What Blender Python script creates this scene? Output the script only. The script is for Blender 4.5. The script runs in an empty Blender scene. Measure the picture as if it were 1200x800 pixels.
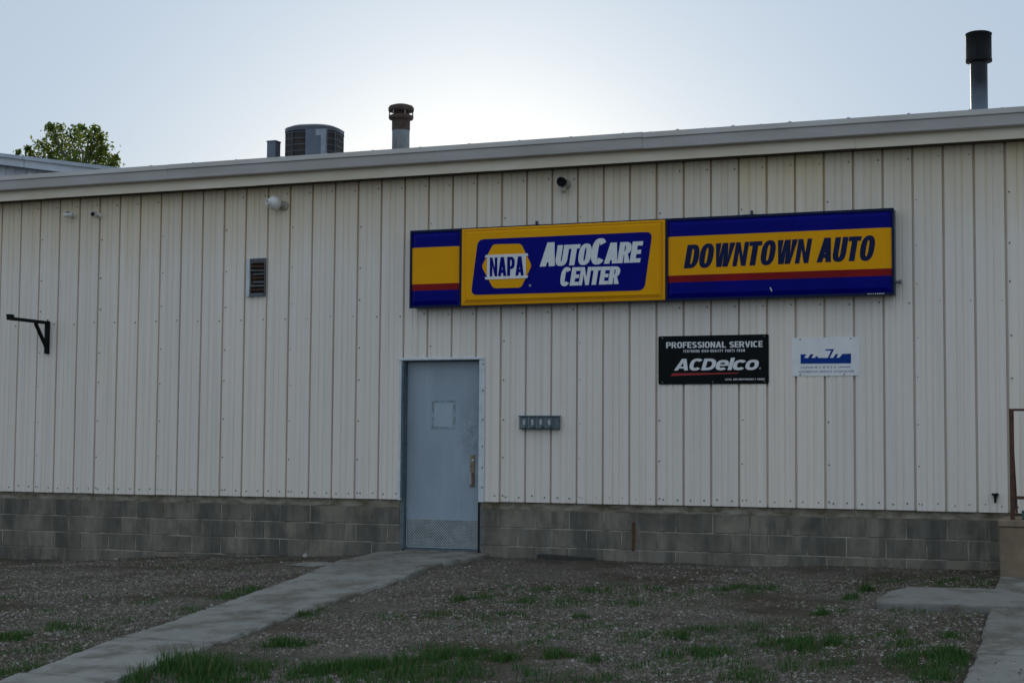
import bpy, math, random
import numpy as np
from mathutils import Vector, Matrix
from mathutils.geometry import tessellate_polygon
R = math.radians
random.seed(7); rng = np.random.default_rng(11)
scene = bpy.context.scene
C = scene.collection

# ------------------------------------------------------------------ camera, sky, sun, exposure
CAM = Vector((6.782, -16.738, 0.617)); YAW = -0.378883; PITCH = 0.065849; ROLL = 0.007421; FPX = 1870.8
cy_, sy_, cp_, sp_ = math.cos(YAW), math.sin(YAW), math.cos(PITCH), math.sin(PITCH)
FWD = Vector((sy_*cp_, cy_*cp_, sp_)); R0 = Vector((cy_, -sy_, 0)); U0 = R0.cross(FWD)
RGT = R0*math.cos(ROLL) + U0*math.sin(ROLL); UPV = U0*math.cos(ROLL) - R0*math.sin(ROLL)
cam = bpy.data.cameras.new('camera'); camo = bpy.data.objects.new('camera', cam); C.objects.link(camo)
camo.matrix_world = Matrix(((RGT.x, UPV.x, -FWD.x, CAM.x), (RGT.y, UPV.y, -FWD.y, CAM.y), (RGT.z, UPV.z, -FWD.z, CAM.z), (0, 0, 0, 1)))
cam.sensor_width = 36; cam.lens = 36*FPX/1200; cam.clip_end = 3000; cam.clip_start = 0.1
scene.camera = camo

SUN_EL, SUN_AZ = 9.6, -22.8          # degrees; azimuth from +Y towards +X
world = bpy.data.worlds.new('World'); scene.world = world; world.use_nodes = True
wn = world.node_tree; wn.nodes.clear()
sky = wn.nodes.new('ShaderNodeTexSky'); sky.sky_type = 'NISHITA'; sky.sun_disc = False
sky.sun_elevation = R(SUN_EL); sky.sun_rotation = R(SUN_AZ); sky.altitude = 600
sky.air_density = 1.0; sky.dust_density = 3.5; sky.ozone_density = 3.6
aur = wn.nodes.new('ShaderNodeGamma'); aur.inputs[1].default_value = 1.85         # narrow aureole round the low sun
dim = wn.nodes.new('ShaderNodeVectorMath'); dim.operation = 'SCALE'; dim.inputs['Scale'].default_value = 0.0098
bg = wn.nodes.new('ShaderNodeBackground'); bg.inputs[1].default_value = 0.08
sky_fill = wn.nodes.new('ShaderNodeBackground'); sky_fill.inputs[0].default_value = (.76, .925, 1.13, 1); sky_fill.inputs[1].default_value = 0.56   # even glow added over the whole sky to brighten the shaded wall
add = wn.nodes.new('ShaderNodeAddShader'); wo = wn.nodes.new('ShaderNodeOutputWorld')
wn.links.new(sky.outputs[0], aur.inputs[0]); wn.links.new(aur.outputs[0], dim.inputs[0]); wn.links.new(dim.outputs[0], bg.inputs[0])
wn.links.new(bg.outputs[0], add.inputs[0]); wn.links.new(sky_fill.outputs[0], add.inputs[1]); wn.links.new(add.outputs[0], wo.inputs[0])
sun = bpy.data.lights.new('sun', 'SUN'); sun.energy = 2.2; sun.angle = R(0.5); sun.color = (1, .86, .66)
suno = bpy.data.objects.new('sun', sun); C.objects.link(suno)
sd = Vector((math.sin(R(SUN_AZ))*math.cos(R(SUN_EL)), math.cos(R(SUN_AZ))*math.cos(R(SUN_EL)), math.sin(R(SUN_EL))))
suno.rotation_euler = sd.to_track_quat('Z', 'Y').to_euler(); suno.location = (-6, 14, 14)
vs = scene.view_settings; vs.view_transform = 'Standard'; vs.look = 'None'; vs.exposure = 0.1; vs.gamma = 1; vs.use_curve_mapping = False
scene.cycles.use_denoising = True
scene.cycles.max_bounces = 6

# ------------------------------------------------------------------ helpers
def ray(px, py): return FWD*FPX + RGT*(px-600) + UPV*(400-py)
def W(px, py, y=0.0):
    """survey point: the place on the vertical plane at depth y that was measured at (px, py)"""
    d = ray(px, py); t = (y-CAM.y)/d.y; return CAM + d*t
BX = [-60, -7, -5.6, -4.4, -2.6, -1.2, -.3, .55, 2.6, 3.9, 5.4, 60]
BZ = [-.9, -.87, -.83, -.76, -.69, -.62, -.61, -.62, -.615, -.59, -.57, -.57]
def G(x, y):
    b = np.interp(x, BX, BZ); t = np.clip(-np.asarray(y)/6, 0, 1)
    return b*(1-t) + (-.66)*t - 0.02*np.clip(-np.asarray(y), 0, 22)
def gpt(px, py):
    d = ray(px, py); lo, hi = .001, .03
    f = lambda t: (CAM+d*t).z - float(G((CAM+d*t).x, (CAM+d*t).y))
    for _ in range(50):
        m = (lo+hi)/2
        if f(m) > 0: lo = m
        else: hi = m
    return CAM+d*lo
def hsh(i, j, s):
    n = (i*374761393 + j*668265263 + s*1442695041) & 0xffffffff
    n = ((n ^ (n >> 13))*1274126177) & 0xffffffff
    return ((n ^ (n >> 16)) & 0xffff)/65535.0
def vnoise(x, y, s=0):
    x = np.asarray(x, float); y = np.asarray(y, float)
    i = np.floor(x).astype(np.int64); j = np.floor(y).astype(np.int64); u = x-i; v = y-j
    u = u*u*(3-2*u); v = v*v*(3-2*v)
    a = hsh(i, j, s); b = hsh(i+1, j, s); c = hsh(i, j+1, s); d = hsh(i+1, j+1, s)
    return (a*(1-u)+b*u)*(1-v) + (c*(1-u)+d*u)*v
def fbm(x, y, s=0, o=3):
    r = 0; a = .5
    for k in range(o): r = r + a*vnoise(x*2**k, y*2**k, s+k*17); a *= .5
    return r
def link(name, me, mat=None, parent=None, loc=None):
    o = bpy.data.objects.new(name, me); C.objects.link(o)
    if mat is not None and me is not None and not me.materials: me.materials.append(mat)
    if parent is not None: o.parent = parent
    if loc is not None: o.location = loc
    return o
def tag(o, label=None, cat=None, group=None, kind=None):
    if label: o['label'] = label
    if cat: o['category'] = cat
    if group: o['group'] = group
    if kind: o['kind'] = kind
    return o
def empty(name, loc, label=None, cat=None, group=None, kind=None):
    o = bpy.data.objects.new(name, None); C.objects.link(o); o.location = loc; o.empty_display_size = .2
    return tag(o, label, cat, group, kind)
class MB:
    def __init__(s): s.v = []; s.f = []; s.sm = []
    def add(s, vs_, fs, smooth=False):
        n = len(s.v); s.v += [tuple(p) for p in vs_]; s.f += [tuple(i+n for i in f) for f in fs]; s.sm += [smooth]*len(fs); return s
    def box(s, a, b, bev=0.0):
        (x0, y0, z0), (x1, y1, z1) = a, b
        x0, x1 = min(x0, x1), max(x0, x1); y0, y1 = min(y0, y1), max(y0, y1); z0, z1 = min(z0, z1), max(z0, z1)
        if bev <= 0:
            return s.add([(x, y, z) for z in (z0, z1) for y in (y0, y1) for x in (x0, x1)],
                  [(0, 2, 3, 1), (4, 5, 7, 6), (0, 1, 5, 4), (2, 6, 7, 3), (0, 4, 6, 2), (1, 3, 7, 5)])
        b_ = bev   # chamfered on the face that looks to -Y (front)
        V = [(x0, y1, z0), (x1, y1, z0), (x1, y1, z1), (x0, y1, z1), (x0, y0+b_, z0), (x1, y0+b_, z0), (x1, y0+b_, z1), (x0, y0+b_, z1),
             (x0+b_, y0, z0+b_), (x1-b_, y0, z0+b_), (x1-b_, y0, z1-b_), (x0+b_, y0, z1-b_)]
        F = [(0, 3, 2, 1), (8, 9, 10, 11)]
        for k in range(4):
            m = (k+1) % 4; F += [(k, m, m+4, k+4), (k+4, m+4, m+8, k+8)]
        return s.add(V, F)
    def prism(s, loop, d):
        """extrude a 3-D loop by vector d"""
        n = len(loop); d = Vector(d); L = [Vector(p) for p in loop]
        F = [tuple(range(n))[::-1], tuple(range(n, 2*n))] + [(k, (k+1) % n, (k+1) % n+n, k+n) for k in range(n)]
        return s.add(L+[p+d for p in L], F)
    def tube(s, a, b, r0, r1=None, n=12, cap=True, smooth=True):
        r1 = r0 if r1 is None else r1; a = Vector(a); b = Vector(b); ax = (b-a).normalized()
        t = ax.orthogonal().normalized(); q = ax.cross(t)
        V = []
        for c_, r in ((a, r0), (b, r1)):
            for k in range(n):
                th = 2*math.pi*k/n; V.append(c_ + t*(r*math.cos(th)) + q*(r*math.sin(th)))
        s.add(V, [(k, (k+1) % n, (k+1) % n+n, k+n) for k in range(n)], smooth)
        if cap: s.add(V[:n], [tuple(range(n))[::-1]]); s.add(V[n:], [tuple(range(n))])
        return s
    def bar(s, a, b, w, h, up=(0, 0, 1)):
        a = Vector(a); b = Vector(b); ax = (b-a).normalized(); sd_ = ax.cross(Vector(up))
        if sd_.length < 1e-4: sd_ = ax.cross(Vector((0, 1, 0)))
        sd_.normalize(); u = sd_.cross(ax)
        L = [a+sd_*(w/2*i)+u*(h/2*j) for i, j in ((-1, -1), (1, -1), (1, 1), (-1, 1))]
        return s.prism(L, b-a)
    def lathe(s, prof, c=(0, 0, 0), ax=(0, 0, 1), n=24, smooth=True):
        ax = Vector(ax).normalized(); t = ax.orthogonal().normalized(); q = ax.cross(t); c = Vector(c); V = []
        for r, h in prof:
            for k in range(n):
                th = 2*math.pi*k/n; V.append(c+ax*h+t*(r*math.cos(th))+q*(r*math.sin(th)))
        F = [(i*n+k, i*n+(k+1) % n, (i+1)*n+(k+1) % n, (i+1)*n+k) for i in range(len(prof)-1) for k in range(n)]
        return s.add(V, F, smooth)
    def build(s, name, mat, parent=None, loc=None):
        me = bpy.data.meshes.new(name); me.from_pydata(s.v, [], s.f); me.polygons.foreach_set('use_smooth', s.sm); me.update()
        return link(name, me, mat, parent, loc)
def np_mesh(name, V, F, mat, parent=None, smooth=False):
    """V (n,3) floats, F (m,k) ints"""
    me = bpy.data.meshes.new(name); k = F.shape[1]
    me.vertices.add(len(V)); me.vertices.foreach_set('co', np.asarray(V, np.float32).ravel())
    me.loops.add(F.size); me.loops.foreach_set('vertex_index', F.astype(np.int32).ravel())
    me.polygons.add(len(F)); me.polygons.foreach_set('loop_start', (np.arange(len(F))*k).astype(np.int32)); me.polygons.foreach_set('loop_total', np.full(len(F), k, np.int32))
    if smooth: me.polygons.foreach_set('use_smooth', np.ones(len(F), bool))
    me.update(calc_edges=True); me.validate()
    return link(name, me, mat, parent)

# ------------------------------------------------------------------ materials
class NT:
    def __init__(s, name):
        s.m = bpy.data.materials.new(name); s.m.use_nodes = True; s.t = s.m.node_tree; s.p = s.t.nodes['Principled BSDF']; s.out = s.t.nodes['Material Output']
    def n(s, t, **k):
        o = s.t.nodes.new(t)
        for a, b in k.items():
            if a.startswith('_'): o.inputs[int(a[1:])].default_value = b
            else: setattr(o, a, b)
        return o
    def l(s, a, b): s.t.links.new(a, b)
    def pos(s): return s.n('ShaderNodeNewGeometry').outputs['Position']
    def mapping(s, src, scale=(1, 1, 1), loc=(0, 0, 0)):
        m = s.n('ShaderNodeMapping'); m.inputs['Scale'].default_value = scale; m.inputs['Location'].default_value = loc; s.l(src, m.inputs[0]); return m.outputs[0]
    def noise(s, vec, scale, detail=4, rough=.55):
        o = s.n('ShaderNodeTexNoise'); o.inputs['Scale'].default_value = scale; o.inputs['Detail'].default_value = detail; o.inputs['Roughness'].default_value = rough; s.l(vec, o.inputs['Vector']); return o.outputs['Fac']
    def ramp(s, f, a, b, c0=(0, 0, 0, 1), c1=(1, 1, 1, 1)):
        r = s.n('ShaderNodeValToRGB'); r.color_ramp.elements[0].position = a; r.color_ramp.elements[1].position = b
        r.color_ramp.elements[0].color = c0; r.color_ramp.elements[1].color = c1; s.l(f, r.inputs[0]); return r.outputs[0]
    def mix(s, f, a, b, mode='MIX'):
        m = s.n('ShaderNodeMix', data_type='RGBA', blend_type=mode)
        for v, i in ((f, 0), (a, 6), (b, 7)):
            if hasattr(v, 'is_output'): s.l(v, m.inputs[i])
            else: m.inputs[i].default_value = v if i == 0 else (*v[:3], 1)
        return m.outputs[2]
    def math(s, op, a, b=0.0):
        m = s.n('ShaderNodeMath', operation=op)
        for v, i in ((a, 0), (b, 1)):
            if hasattr(v, 'is_output'): s.l(v, m.inputs[i])
            else: m.inputs[i].default_value = v
        return m.outputs[0]
    def bump(s, h, strength=.3, dist=.01):
        b = s.n('ShaderNodeBump'); b.inputs['Strength'].default_value = strength; b.inputs['Distance'].default_value = dist; s.l(h, b.inputs['Height']); s.l(b.outputs[0], s.p.inputs['Normal'])
    def col(s, c): (s.l(c, s.p.inputs['Base Color']) if hasattr(c, 'is_output') else setattr(s.p.inputs['Base Color'], 'default_value', (*c, 1)))
    def set(s, rough=.6, metal=0.0, spec=.5): s.p.inputs['Roughness'].default_value = rough; s.p.inputs['Metallic'].default_value = metal; s.p.inputs['Specular IOR Level'].default_value = spec; return s.m
MAT = {}
def worn(name, c, c2=None, rough=.55, metal=0.0, scale=6, amt=(.35, .7), spec=.5, bump=.08, stretch=(1, 1, 1)):
    t = NT(name); c2 = c2 or tuple(x*.7 for x in c)
    v = t.mapping(t.pos(), stretch)
    f = t.ramp(t.noise(v, scale, 5, .6), *amt); t.col(t.mix(f, c, c2))
    r = t.math('ADD', t.math('MULTIPLY', t.noise(v, scale*2.3), .2), rough-.1); t.set(rough, metal, spec); t.l(r, t.p.inputs['Roughness'])
    if bump: t.bump(t.noise(v, scale*8, 4), bump, .004)
    MAT[name] = t.m; return t.m

def m_siding():
    t = NT('siding_paint'); p = t.pos()
    base = t.mix(t.ramp(t.noise(t.mapping(p, (1, 1, .25)), 1.3, 3), .35, .68), (.905, .81, .69), (.86, .77, .66))
    # old dust and chalking that rain streaks down the sheets
    st = t.noise(t.mapping(p, (26, 4, .35)), 1.0, 5, .6)
    base = t.mix(t.math('MULTIPLY', t.ramp(st, .46, .70), .52), base, (.66, .59, .48))
    st2 = t.noise(t.mapping(p, (60, 4, .8), (3, 0, 9)), 1.0, 3, .5)
    base = t.mix(t.math('MULTIPLY', t.ramp(st2, .55, .75), .25), base, (.86, .81, .74))
    # ochre tint that grows towards the top of the sheets, with a ragged edge
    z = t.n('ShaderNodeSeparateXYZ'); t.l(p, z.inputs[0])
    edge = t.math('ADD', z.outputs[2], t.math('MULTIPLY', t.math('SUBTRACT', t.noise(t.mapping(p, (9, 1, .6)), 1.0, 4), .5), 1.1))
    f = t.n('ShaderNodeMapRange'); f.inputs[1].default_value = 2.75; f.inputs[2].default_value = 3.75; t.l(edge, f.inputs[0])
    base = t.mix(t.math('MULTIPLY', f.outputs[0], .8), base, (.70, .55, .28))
    sp = t.ramp(t.noise(t.mapping(p, (1, 1, 1), (5, 2, 1)), 38, 3, .6), .71, .78)
    base = t.mix(t.math('MULTIPLY', sp, .35), base, (.25, .21, .16))
    r = t.n('ShaderNodeObjectInfo').outputs['Random']
    base = t.mix(t.math('MULTIPLY', r, .28), base, (.68, .65, .62))
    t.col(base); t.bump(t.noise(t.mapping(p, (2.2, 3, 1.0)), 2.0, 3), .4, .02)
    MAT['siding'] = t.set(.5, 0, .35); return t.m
def m_block():
    t = NT('concrete_block'); p = t.pos(); r = t.n('ShaderNodeObjectInfo').outputs['Random']
    c = t.mix(r, (.215, .19, .148), (.36, .31, .235))
    c = t.mix(t.math('MULTIPLY', t.ramp(t.noise(p, 3.2, 5, .65), .45, .68), .70), c, (.105, .102, .082))
    c = t.mix(t.math('MULTIPLY', t.ramp(t.noise(t.mapping(p, (5, 1, .7), (7, 0, 0)), 1, 4), .52, .70), .6), c, (.36, .33, .27))
    c = t.mix(t.math('MULTIPLY', t.ramp(t.noise(t.mapping(p, (1, 1, 1), (1, 4, 2)), 2.1, 4), .56, .72), .5), c, (.17, .13, .085))
    c = t.mix(t.math('MULTIPLY', t.ramp(t.noise(t.mapping(p, (2.6, 1, .55), (3, 0, 5)), 1.0, 5, .7), .46, .60), .72), c, (.078, .080, .068))
    c = t.mix(t.math('MULTIPLY', t.ramp(t.noise(t.mapping(p, (9, 1, 1.1), (8, 0, 1)), 1.0, 5, .7), .56, .70), .45), c, (.36, .33, .27))
    c = t.mix(t.math('MULTIPLY', t.noise(p, 150, 2), .5), c, (.07, .07, .065))
    t.col(c); t.bump(t.noise(p, 120, 4, .7), .6, .004); MAT['block'] = t.set(.95, 0, .2); return t.m
def m_mortar():
    t = NT('mortar'); p = t.pos()
    c = t.mix(t.ramp(t.noise(p, 3.5, 5), .42, .6), (.46, .42, .33), (.20, .18, .14)); t.col(c); t.bump(t.noise(p, 90, 3), .4, .003); MAT['mortar'] = t.set(.95, 0, .2)
    t = NT('parged_concrete'); p = t.pos()
    c = t.mix(t.ramp(t.noise(t.mapping(p, (1, 1, 2.5)), 4.5, 5, .65), .4, .65), (.38, .34, .265), (.15, .122, .078)); t.col(c); t.bump(t.noise(p, 60, 4), .6, .005); MAT['parge'] = t.set(.95, 0, .2)
def m_ground():
    t = NT('gravel_soil'); p = t.pos()
    v = t.n('ShaderNodeTexVoronoi'); v.inputs['Scale'].default_value = 85; t.l(p, v.inputs['Vector'])
    h = t.n('ShaderNodeSeparateColor'); t.l(v.outputs['Color'], h.inputs[0])
    grav = t.mix(h.outputs[0], (.048, .039, .030), (.20, .17, .135))
    soil = t.mix(t.ramp(t.noise(p, 30, 5, .7), .35, .7), (.048, .036, .024), (.10, .077, .052))
    f = t.ramp(t.noise(p, .9, 5, .6), .44, .58)
    c = t.mix(f, grav, soil)
    c = t.mix(t.math('MULTIPLY', t.ramp(t.noise(p, 3.1, 4), .5, .7), .5), c, (.05, .055, .03))
    t.col(c); t.bump(t.math('ADD', v.outputs['Distance'], t.noise(p, 60, 4)), .8, .012); MAT['ground'] = t.set(.97, 0, .2)
    t = NT('pebble_stone'); g = t.n('ShaderNodeNewGeometry').outputs['Random Per Island']
    rr = t.n('ShaderNodeValToRGB'); e = rr.color_ramp.elements; t.l(g, rr.inputs[0])
    e[0].position = 0; e[0].color = (.040, .034, .028, 1); e[1].position = 1; e[1].color = (.36, .335, .295, 1)
    for q, c_ in ((.3, (.092, .074, .056, 1)), (.55, (.155, .118, .085, 1)), (.75, (.20, .178, .148, 1)), (.93, (.28, .26, .225, 1))):
        k = e.new(q); k.color = c_
    t.col(rr.outputs[0]); MAT['pebble'] = t.set(.9, 0, .25)
    t = NT('grass_blade'); g = t.n('ShaderNodeNewGeometry').outputs['Random Per Island']
    c = t.mix(g, (.024, .080, .013), (.060, .145, .026)); t.col(t.mix(t.ramp(g, .86, .90), c, (.17, .14, .06)))
    tr = t.n('ShaderNodeBsdfTranslucent'); tr.inputs[0].default_value = (.05, .13, .02, 1); ms = t.n('ShaderNodeMixShader'); ms.inputs[0].default_value = .3
    t.set(.6, 0, .3); t.l(t.p.outputs[0], ms.inputs[1]); t.l(tr.outputs[0], ms.inputs[2]); t.l(ms.outputs[0], t.out.inputs[0]); MAT['grass'] = t.m
    t = NT('tree_leaf'); g = t.n('ShaderNodeNewGeometry').outputs['Random Per Island']
    t.col(t.mix(g, (.03, .065, .012), (.07, .115, .022)))
    tr = t.n('ShaderNodeBsdfTranslucent'); t.l(t.mix(g, (.12, .22, .02), (.34, .36, .04)), tr.inputs[0]); ms = t.n('ShaderNodeMixShader'); ms.inputs[0].default_value = .45
    t.set(.55, 0, .3); t.l(t.p.outputs[0], ms.inputs[1]); t.l(tr.outputs[0], ms.inputs[2]); t.l(ms.outputs[0], t.out.inputs[0]); MAT['leaf'] = t.m
def m_concrete():
    t = NT('walk_concrete'); p = t.pos(); r = t.n('ShaderNodeObjectInfo').outputs['Random']
    c = t.mix(r, (.23, .22, .19), (.33, .32, .285))
    c = t.mix(t.math('MULTIPLY', t.ramp(t.noise(t.mapping(p, (1, .7, 1)), 2.4, 6, .65), .46, .60), .75), c, (.115, .092, .060))
    c = t.mix(t.math('MULTIPLY', t.ramp(t.noise(p, 9, 5, .7), .5, .75), .5), c, (.38, .375, .35))
    c = t.mix(t.math('MULTIPLY', t.noise(p, 130, 2), .45), c, (.10, .10, .09))
    t.col(c); t.bump(t.noise(p, 70, 5, .7), .5, .006); MAT['concrete'] = t.set(.95, 0, .2)
def m_kick():
    t = NT('diamond_plate'); p = t.pos()
    m = t.n('ShaderNodeMapping'); m.inputs['Rotation'].default_value = (0, R(45), 0); m.inputs['Scale'].default_value = (44, 1, 44); t.l(p, m.inputs[0])
    v = t.n('ShaderNodeTexVoronoi'); v.inputs['Scale'].default_value = 1; v.inputs['Randomness'].default_value = 0; t.l(t.mapping(m.outputs[0], (1, 0, 1)), v.inputs['Vector'])
    k = t.ramp(v.outputs['Distance'], .22, .34, (1, 1, 1, 1), (0, 0, 0, 1))
    c = t.mix(k, t.mix(t.ramp(t.noise(p, 9, 4), .4, .65), (.24, .28, .29), (.14, .17, .18)), (.62, .62, .56)); t.col(c); t.bump(k, .9, .004); MAT['kick'] = t.set(.42, .55, .5)
def m_door():
    t = NT('door_paint'); p = t.pos()
    c = t.mix(t.ramp(t.noise(t.mapping(p, (1, 1, .5)), 2.2, 5), .4, .65), (.345, .405, .455), (.295, .35, .40))
    c = t.mix(t.math('MULTIPLY', t.ramp(t.noise(t.mapping(p, (8, 1, 1.2), (2, 0, 0)), 1, 5, .65), .52, .72), .5), c, (.40, .46, .51))
    # hand grime beside the pull handle
    d = t.n('ShaderNodeVectorMath', operation='DISTANCE'); d.inputs[1].default_value = (-.33, .2, .78)
    t.l(t.mapping(p, (1, 1, .62), (0, 0, .3)), d.inputs[0])
    g = t.math('MULTIPLY', t.ramp(d.outputs['Value'], .12, .34, (1, 1, 1, 1), (0, 0, 0, 1)), t.ramp(t.noise(p, 11, 6, .7), .35, .7))
    c = t.mix(t.math('MULTIPLY', g, .9), c, (.14, .165, .185))
    t.col(c); t.bump(t.noise(p, 7, 3), .12, .006); MAT['door'] = t.set(.5, 0, .4)
m_siding(); m_block(); m_mortar(); m_ground(); m_concrete(); m_kick(); m_door()
worn('gutter', (.48, .455, .42), (.38, .35, .31), .5, 0, 2.2, stretch=(.5, 1, 3))
worn('fascia', (.84, .75, .59), (.72, .60, .42), .5, 0, 2.5, stretch=(.6, 1, 3))
worn('soffit', (.055, .05, .04), None, .8)  # near-black: the shade under the eave is put into the soffit colour
worn('roof', (.52, .53, .54), (.42, .42, .42), .45, .1)
worn('white_trim', (.68, .72, .74), (.55, .58, .58), .45, 0, 12)
worn('teal_frame', (.06, .10, .115), (.12, .17, .185), .5, 0, 16)
worn('frame_blue', (.15, .185, .20), (.08, .10, .105), .5, 0, 9)
worn('brass', (.33, .27, .17), (.16, .13, .08), .4, .75, 30)
worn('screw', (.10, .10, .11), (.19, .16, .13), .5, .5, 40)
worn('black_steel', (.006, .009, .010), (.012, .011, .01), .6, 0, 12, spec=.12)
worn('dark_gap', (.012, .011, .01), None, .9, bump=0)
worn('galv', (.25, .28, .29), (.13, .12, .11), .5, .4, 7, stretch=(1, 1, .3))
worn('rust_cap', (.10, .06, .04), (.045, .030, .022), .75, .15, 14)
worn('vent_rust', (.06, .03, .016), (.015, .011, .009), .8, 0, 26)
worn('soot_cap', (.006, .007, .009), (.013, .013, .013), .6, 0, 9, spec=.15)
worn('white_plastic', (.82, .81, .77), (.70, .68, .60), .45, 0, 14)
worn('beige_plastic', (.46, .42, .33), None, .5, 0, 14)
worn('grey_box', (.13, .17, .19), (.09, .11, .12), .45, .3, 24)
worn('grey_box_light', (.50, .51, .48), (.36, .37, .35), .4, .3, 24)
worn('unit_grey', (.085, .095, .115), (.065, .07, .08), .5, .1, 6)
worn('unit_panel', (.13, .155, .19), None, .5, .1, 6)
worn('unit_label', (.30, .34, .38), None, .5, 0, 20)
worn('unit_coil', (.022, .022, .024), (.05, .032, .022), .7, .2, 9)
worn('rail_rust', (.055, .03, .02), (.13, .05, .022), .8, 0, 18)
worn('step_concrete', (.30, .235, .155), (.17, .13, .085), .95, 0, 4, spec=.2, bump=.4)
worn('plank_wood', (.035, .034, .030), (.07, .065, .055), .9, 0, 8, stretch=(.3, 1, 4))
worn('rust_strap', (.05, .028, .015), (.17, .075, .012), .9, 0, 7)
worn('bark', (.09, .07, .05), None, .9, 0, 8)
worn('neighbour_white', (.62, .66, .70), (.52, .55, .58), .5, 0, 1.5, stretch=(1, 1, .3))
worn('neighbour_trim', (.44, .49, .54), None, .5, 0, 1.5)
worn('sign_navy', (.006, .012, .06), (.008, .016, .045), .4, 0, 10, bump=.03, spec=.12)
worn('sign_case_side', (.012, .045, .07), None, .4, 0, 10)
worn('sign_blue', (.002, .004, .20), (.002, .003, .16), .3, 0, 3, bump=.02, spec=.06)
worn('sign_yellow', (.88, .40, .005), (.82, .365, .005), .32, 0, 3, bump=.02, spec=.06)
worn('sign_yellow_rim', (.60, .25, .006), (.5, .2, .006), .35, 0, 5, bump=.02, spec=.12)
worn('sign_red', (.28, .006, .006), None, .3, 0, 3, bump=.02, spec=.12)
worn('sign_white', (.80, .80, .79), (.72, .72, .71), .4, 0, 9, bump=.02)
worn('letter_navy', (.006, .014, .075), None, .4, 0, 9, bump=0, spec=.12)
worn('board_black', (.006, .009, .009), (.010, .012, .011), .38, 0, 5, bump=.03, spec=.06)
worn('board_red', (.40, .008, .010), None, .4, 0, 9, bump=0)
worn('board_white', (.86, .85, .83), (.78, .77, .75), .4, 0, 7, bump=.02)
worn('print_blue', (.004, .045, .27), (.004, .04, .23), .4, 0, 9, bump=0, spec=.1)
worn('print_grey', (.30, .31, .36), None, .5, 0, 9, bump=0)
worn('stone_white', (.45, .43, .40), (.30, .28, .26), .9, 0, 20)
worn('teal_box', (.05, .13, .16), None, .5, 0, 9)

# ------------------------------------------------------------------ the setting: ground
def axis(a, b, step, far, n):
    mid = np.arange(a, b+1e-6, step); g = np.geomspace(step, far, n)
    return np.concatenate([a-np.cumsum(g)[::-1], mid, b+np.cumsum(g)])
xs = axis(-11, 10, .06, 60, 26); ys = axis(-13, .6, .06, 60, 26)
X, Y = np.meshgrid(xs, ys)
near = ((X > -12) & (X < 11) & (Y > -14) & (Y < 1))
Z = G(X, Y) + np.where(near, (fbm(X*1.3, Y*1.3, 3)-.44)*.05 + (fbm(X*7, Y*7, 5, 2)-.37)*.022, 0)
Z = np.where(Y > .3, np.minimum(Z, -.7), Z)
nx, ny = len(xs), len(ys)
idx = np.arange(nx*ny).reshape(ny, nx)
F = np.stack([idx[:-1, :-1], idx[:-1, 1:], idx[1:, 1:], idx[1:, :-1]], -1).reshape(-1, 4)
ground = tag(np_mesh('ground', np.stack([X, Y, Z], -1).reshape(-1, 3), F, MAT['ground'], smooth=True), kind='structure')
def GZ(x, y): return G(x, y) + (fbm(np.asarray(x)*1.3, np.asarray(y)*1.3, 3)-.44)*.05 + (fbm(np.asarray(x)*7, np.asarray(y)*7, 5, 2)-.37)*.022

# concrete walk from the door towards the viewer: (left x, right x) against y
wy = [-.05, -1.25, -2.4, -3.9, -5.4, -7.0, -8.6, -10.2, -12]
def wl(y): return float(np.interp(-y, [0, 1.2, 3.0, 4.14, 6.23, 7.28, 8.68, 12], [-1.50, -1.36, -.93, -.69, -.26, -.06, .33, 1.2]))
def wr(y): return float(np.interp(-y, [0, .6, 1.48, 3.25, 5.05, 6.22, 7.22, 8.44, 12], [-.10, -.12, -.14, .14, .34, .55, .73, .95, 1.8]))
def slab(name, loop, zt, thick, parent, mat, rough_edge=.006):
    """paving slab: outline loop (x, y), top height function, chamfered, slightly broken edges"""
    pts = []
    for k in range(len(loop)):
        a = Vector(loop[k]); b = Vector(loop[(k+1) % len(loop)]); n = max(2, int((b-a).length/.09))
        for q in range(n):
            p_ = a.lerp(b, q/n); pts.append(p_ + Vector((random.uniform(-1, 1), random.uniform(-1, 1)))*rough_edge)
    c = sum(pts, Vector((0, 0)))/len(pts); n = len(pts)
    ins = [p_ + (c-p_).normalized()*random.uniform(.008, .028) for p_ in pts]
    V = [(p_.x, p_.y, zt(p_.x, p_.y)-thick) for p_ in pts] + [(p_.x, p_.y, zt(p_.x, p_.y)-random.uniform(.008, .03)) for p_ in pts] + [(p_.x, p_.y, zt(p_.x, p_.y)) for p_ in ins]
    Fq = [(k, (k+1) % n, (k+1) % n+n, k+n) for k in range(n)] + [(k+n, (k+1) % n+n, (k+1) % n+2*n, k+2*n) for k in range(n)] + [tuple(range(2*n, 3*n))]
    return MB().add(V, Fq).build(name, mat, parent)
walk = empty('walkway', (-.6, -4, -.7), kind='structure'); walk.location = (0, 0, 0)
for a, b in zip(wy[:-1], wy[1:]):
    g = .018; dz = random.uniform(-.010, .012)
    L = [(wl(b), b+g), (wr(b), b+g), (wr((a+b)/2), (a+b)/2), (wr(a), a-g), (wl(a), a-g), (wl((a+b)/2), (a+b)/2)]
    slab('slab', L, lambda x, y, d=dz: float(G(x, y))+.042+d, .12, walk, MAT['concrete'])
pave = empty('path', (0, 0, 0), kind='structure')
slab('slab', [(5.50, -2.02), (5.47, -1.0), (8.6, -1.05), (8.6, -1.98)], lambda x, y: float(G(x, y))+.045, .12, pave, MAT['concrete'])
slab('slab', [(4.69, -3.30), (4.63, -3.02), (4.66, -2.42), (4.76, -2.10), (5.3, -2.06), (8.6, -2.04), (8.6, -3.20), (5.6, -3.24)], lambda x, y: float(G(x, y))+.05, .12, pave, MAT['concrete'])
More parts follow.
